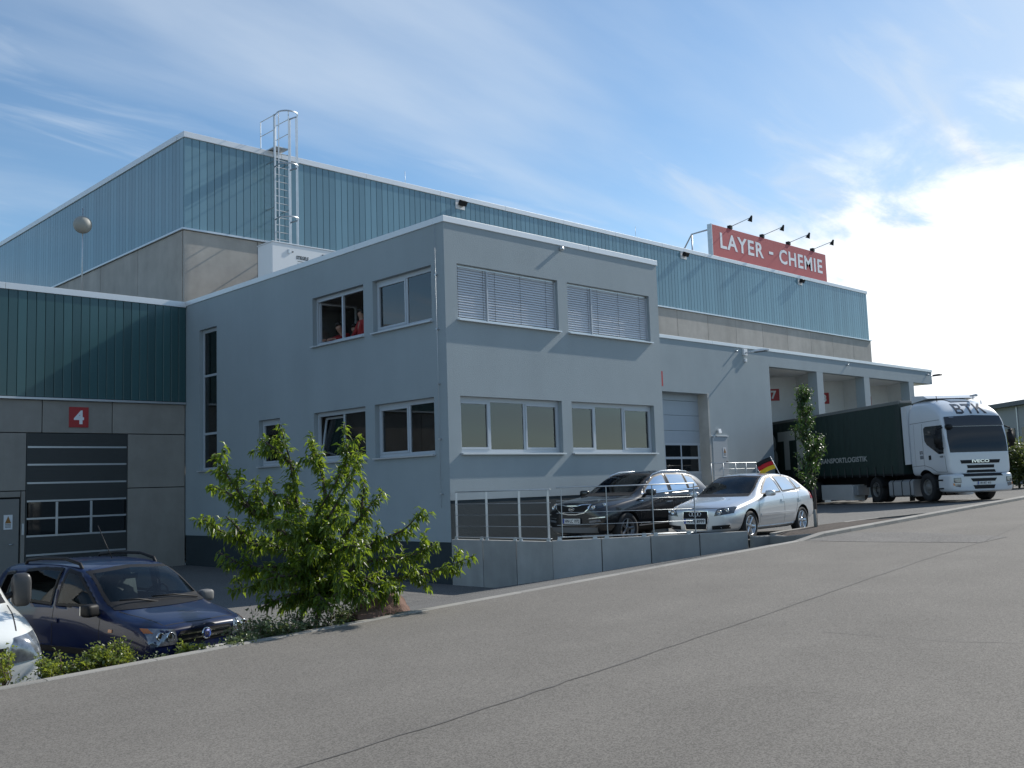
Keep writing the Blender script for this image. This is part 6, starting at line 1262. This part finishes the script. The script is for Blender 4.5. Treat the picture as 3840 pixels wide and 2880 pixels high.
# hedge at the far right behind the truck
hg = thing('hedge', 'tall green and brown bushes at the right edge behind the truck', 'hedge', (40, -1, -1)); P = []; D = []
for i in range(30000):
    u_ = rng.random(); c = np.array([37.2+9*u_, 1.6-10*u_]); z_ = rng.random()**.7*(1.85+.25*math.sin(u_*23)+.2*math.sin(u_*51)); P.append([c[0]+rng.normal(0, .7), c[1]+rng.normal(0, .7), -.85+z_*(1+.1*rng.normal())]); D.append(rng.normal(0, 1, 3))
o = leaves_mesh('foliage', P, D, .20, .11, mat_leaf('hedge_leaf', (.075, .10, .028), (.16, .20, .04), .3, .5), -.2, .1, hg, .4, 'stuff')
mb = MB()
for i in range(40): u_ = i/40; mb.tube([(37.2+9*u_, 1.6-10*u_, -1.2), (37.2+9*u_+random.uniform(-.3, .3), 1.6-10*u_, .8)], [.05, .02], 5)
mb.build('stem', bark_m, hg)
MB().bbox(36.5, 36.8, -9, 4, -1.4, -.82, .02).build('kerb', kerb_m) if False else None
# ================================================================== people at the open office window
skin_m = mat('skin', (.34, .19, .13), .55); hair_m = mat('dark_hair', (.015, .012, .010), .6); shirt_m = mat('red_shirt', (.30, .022, .022), .85); jeans_m = mat('dark_trousers', (.03, .035, .05), .85)
def skinned(name, pts, edges, radii, m, parent, root=0, lv=2):
    me = bpy.data.meshes.new(name); me.from_pydata(pts, edges, []); me.materials.append(m); o = bpy.data.objects.new(name, me); C.objects.link(o)
    md = o.modifiers.new('k', 'SKIN'); sv = me.skin_vertices[0].data
    for i, r_ in enumerate(radii): sv[i].radius = (r_, r_) if not isinstance(r_, tuple) else r_
    for i in range(len(pts)): sv[i].use_root = (i == root)
    sd = o.modifiers.new('s', 'SUBSURF'); sd.levels = lv; m1 = ev_mesh(o); o.modifiers.clear(); o.data = m1
    for p in m1.polygons: p.use_smooth = True
    o.parent = parent; o.matrix_parent_inverse = wmat(parent).inverted(); return o
def person(label, J, look):
    """J: world joints"""
    t = thing('person', label, 'person', J['pelvis'][:2]+(3.05,)); v = lambda k: tuple(J[k])
    names = ['pelvis', 'chest', 'neck', 'head0', 'head1', 'shL', 'elL', 'wrL', 'shR', 'elR', 'wrR', 'hipL', 'knL', 'anL', 'toL', 'hipR', 'knR', 'anR', 'toR']
    rad = [(.15, .11), (.165, .11), .062, (.098, .105), (.108, .118), .062, .044, .028, .062, .044, .028, .085, .06, .042, .038, .085, .06, .042, .038]
    hd = Vector(J['head']); nk = Vector(J['neck']); dh = (hd-nk).normalized(); J = dict(J); J['head0'] = tuple(hd-dh*.04); J['head1'] = tuple(hd+dh*.07)
    ix = {n: i for i, n in enumerate(names)}; E_ = [(0, 1), (1, 2), (2, 3), (3, 4)]+[(1, ix['sh'+s]) for s in 'LR']+[(ix['sh'+s], ix['el'+s]) for s in 'LR']+[(ix['el'+s], ix['wr'+s]) for s in 'LR']+[(0, ix['hip'+s]) for s in 'LR']+[(ix['hip'+s], ix['kn'+s]) for s in 'LR']+[(ix['kn'+s], ix['an'+s]) for s in 'LR']+[(ix['an'+s], ix['to'+s]) for s in 'LR']
    pts = [tuple(J[n]) for n in names]; rad = list(rad)
    for s in 'LR':                                         # palm and five fingers
        wv_ = Vector(J['wr'+s]); f_ = (wv_-Vector(J['el'+s])).normalized(); sd = f_.orthogonal().normalized(); pm = wv_+f_*.07; pts.append(tuple(pm)); rad.append((.034, .018)); pi = len(pts)-1; E_.append((ix['wr'+s], pi))
        for k, (o_, l_) in enumerate(((-.032, .068), (-.011, .078), (.011, .074), (.031, .056))):
            a = pm+sd*o_+f_*.02; b = a+f_*l_*.55-Vector((0, 0, .012)); c = b+f_*l_*.4-Vector((0, 0, .03))
            i0 = len(pts); pts += [tuple(a), tuple(b), tuple(c)]; rad += [.010, .009, .008]; E_ += [(pi, i0), (i0, i0+1), (i0+1, i0+2)]
        a = wv_+f_*.03-sd*.035; b = a+f_*.035-sd*.02; i0 = len(pts); pts += [tuple(a), tuple(b)]; rad += [.011, .010]; E_ += [(pi, i0), (i0, i0+1)]
    body_ = skinned('body', pts, E_, rad, skin_m, t)
    sh = ['pelvis', 'chest', 'shL', 'elL', 'shR', 'elR']; mid = lambda a, b, f: tuple(Vector(J[a]).lerp(Vector(J[b]), f))
    skinned('shirt', [v('pelvis'), v('chest'), v('shL'), mid('shL', 'elL', .97), v('shR'), mid('shR', 'elR', .97), mid('elL', 'wrL', .75), mid('elR', 'wrR', .75), mid('chest', 'neck', .80)], [(0, 1), (1, 2), (2, 3), (1, 4), (4, 5), (3, 6), (5, 7), (1, 8)], [(.175, .135), (.205, .15), .085, .062, .085, .062, .046, .046, .082], shirt_m, t)
    skinned('trousers', [v('pelvis'), v('hipL'), v('knL'), v('anL'), v('hipR'), v('knR'), v('anR')], [(0, 1), (1, 2), (2, 3), (0, 4), (4, 5), (5, 6)], [(.16, .125), .098, .075, .056, .098, .075, .056], jeans_m, t)
    lk = Vector(look).normalized(); sdv = Vector((0, 0, 1)).cross(lk).normalized(); uph = sdv.cross(lk)*-1
    bm = bmesh.new(); bmesh.ops.create_uvsphere(bm, u_segments=18, v_segments=12, radius=1)
    bmesh.ops.delete(bm, geom=[q for q in bm.verts if (q.co.x > -.1 and q.co.z < .1) or q.co.z < -.6 or (q.co.x > .5 and q.co.z < .45)], context='VERTS'); Mh = frame_mtx(hd+dh*.035-lk*.010, lk, sdv) @ Matrix.Diagonal((.104, .089, .118, 1)); mb = MB(); mb.bm(bm, 0, True, Mh); o = mb.build('hair', hair_m, t); o.modifiers.new('t', 'SOLIDIFY').thickness = .012
    mb = MB(); c = hd+lk*.085
    mb.obox(c+Vector((0, 0, -.005)), lk*.014, sdv*.009, Vector((0, 0, .018))); mb.build('nose', skin_m, t)
    mb = MB()
    for sg in (1, -1): mb.obox(c+sdv*.032*sg+Vector((0, 0, .026))-lk*.004, lk*.006, sdv*.013, Vector((0, 0, .006)))
    mb.obox(c+Vector((0, 0, -.045))-lk*.004, lk*.006, sdv*.022, Vector((0, 0, .004))); mb.build('eyes_and_mouth', hair_m, t)
    for sg in (1, -1): mb = MB(); mb.obox(hd+sdv*.080*sg+Vector((0, 0, .01)), lk*.014, sdv*.007, Vector((0, 0, .025))); mb.build('ear', skin_m, t)
F_ = 3.03
def moved(J, d):
    return {k: (v[0]+d[0], v[1]+d[1], v[2]+(d[2] if k[:2] not in ('an', 'to') else 0)) for k, v in J.items()}
person('person in red leaning on the left part of the open window sill', moved(dict(pelvis=(.95, 4.95, F_+.52), chest=(.66, 4.92, F_+.96), neck=(.55, 4.9, F_+1.14), head=(.47, 4.9, F_+1.30), shL=(.62, 4.73, F_+1.07), elL=(.31, 4.60, 3.97), wrL=(.10, 4.66, 3.95), shR=(.62, 5.11, F_+1.07), elR=(.29, 5.02, 3.97), wrR=(.08, 4.95, 3.95), hipL=(.95, 4.85, F_+.48), knL=(.52, 4.82, F_+.50), anL=(.55, 4.82, F_+.08), toL=(.40, 4.82, F_+.03), hipR=(.95, 5.05, F_+.48), knR=(.52, 5.1, F_+.50), anR=(.55, 5.1, F_+.08), toR=(.40, 5.1, F_+.03)), (.03, .22, .17)), (-1, .35, -.3))
person('seated person in red in the middle of the open window', moved(dict(pelvis=(1.35, 4.22, F_+.50), chest=(1.25, 4.25, F_+.98), neck=(1.2, 4.22, F_+1.14), head=(1.13, 4.16, F_+1.27), shL=(1.2, 4.06, F_+1.08), elL=(.98, 4.0, F_+.88), wrL=(.80, 4.15, F_+.95), shR=(1.25, 4.44, F_+1.08), elR=(1.02, 4.5, F_+.9), wrR=(.82, 4.4, F_+.95), hipL=(1.35, 4.12, F_+.46), knL=(.92, 4.1, F_+.48), anL=(.95, 4.1, F_+.08), toL=(.80, 4.1, F_+.03), hipR=(1.35, 4.32, F_+.46), knR=(.92, 4.36, F_+.48), anR=(.95, 4.36, F_+.08), toR=(.80, 4.36, F_+.03)), (-.38, .58, .13)), (-1, .1, -.3))
person('standing person in red at the right edge of the open window', moved(dict(pelvis=(.80, 3.72, F_+.92), chest=(.78, 3.70, F_+1.38), neck=(.76, 3.70, F_+1.56), head=(.73, 3.72, F_+1.70), shL=(.72, 3.52, F_+1.46), elL=(.66, 3.45, F_+1.16), wrL=(.50, 3.6, F_+1.02), shR=(.80, 3.90, F_+1.46), elR=(.70, 3.98, F_+1.18), wrR=(.52, 3.9, F_+1.04), hipL=(.80, 3.62, F_+.88), knL=(.78, 3.62, F_+.48), anL=(.80, 3.62, F_+.08), toL=(.66, 3.62, F_+.03), hipR=(.80, 3.82, F_+.88), knR=(.78, 3.82, F_+.48), anR=(.80, 3.82, F_+.08), toR=(.66, 3.82, F_+.03)), (-.18, .43, .02)), (-.5, .9, -.2))
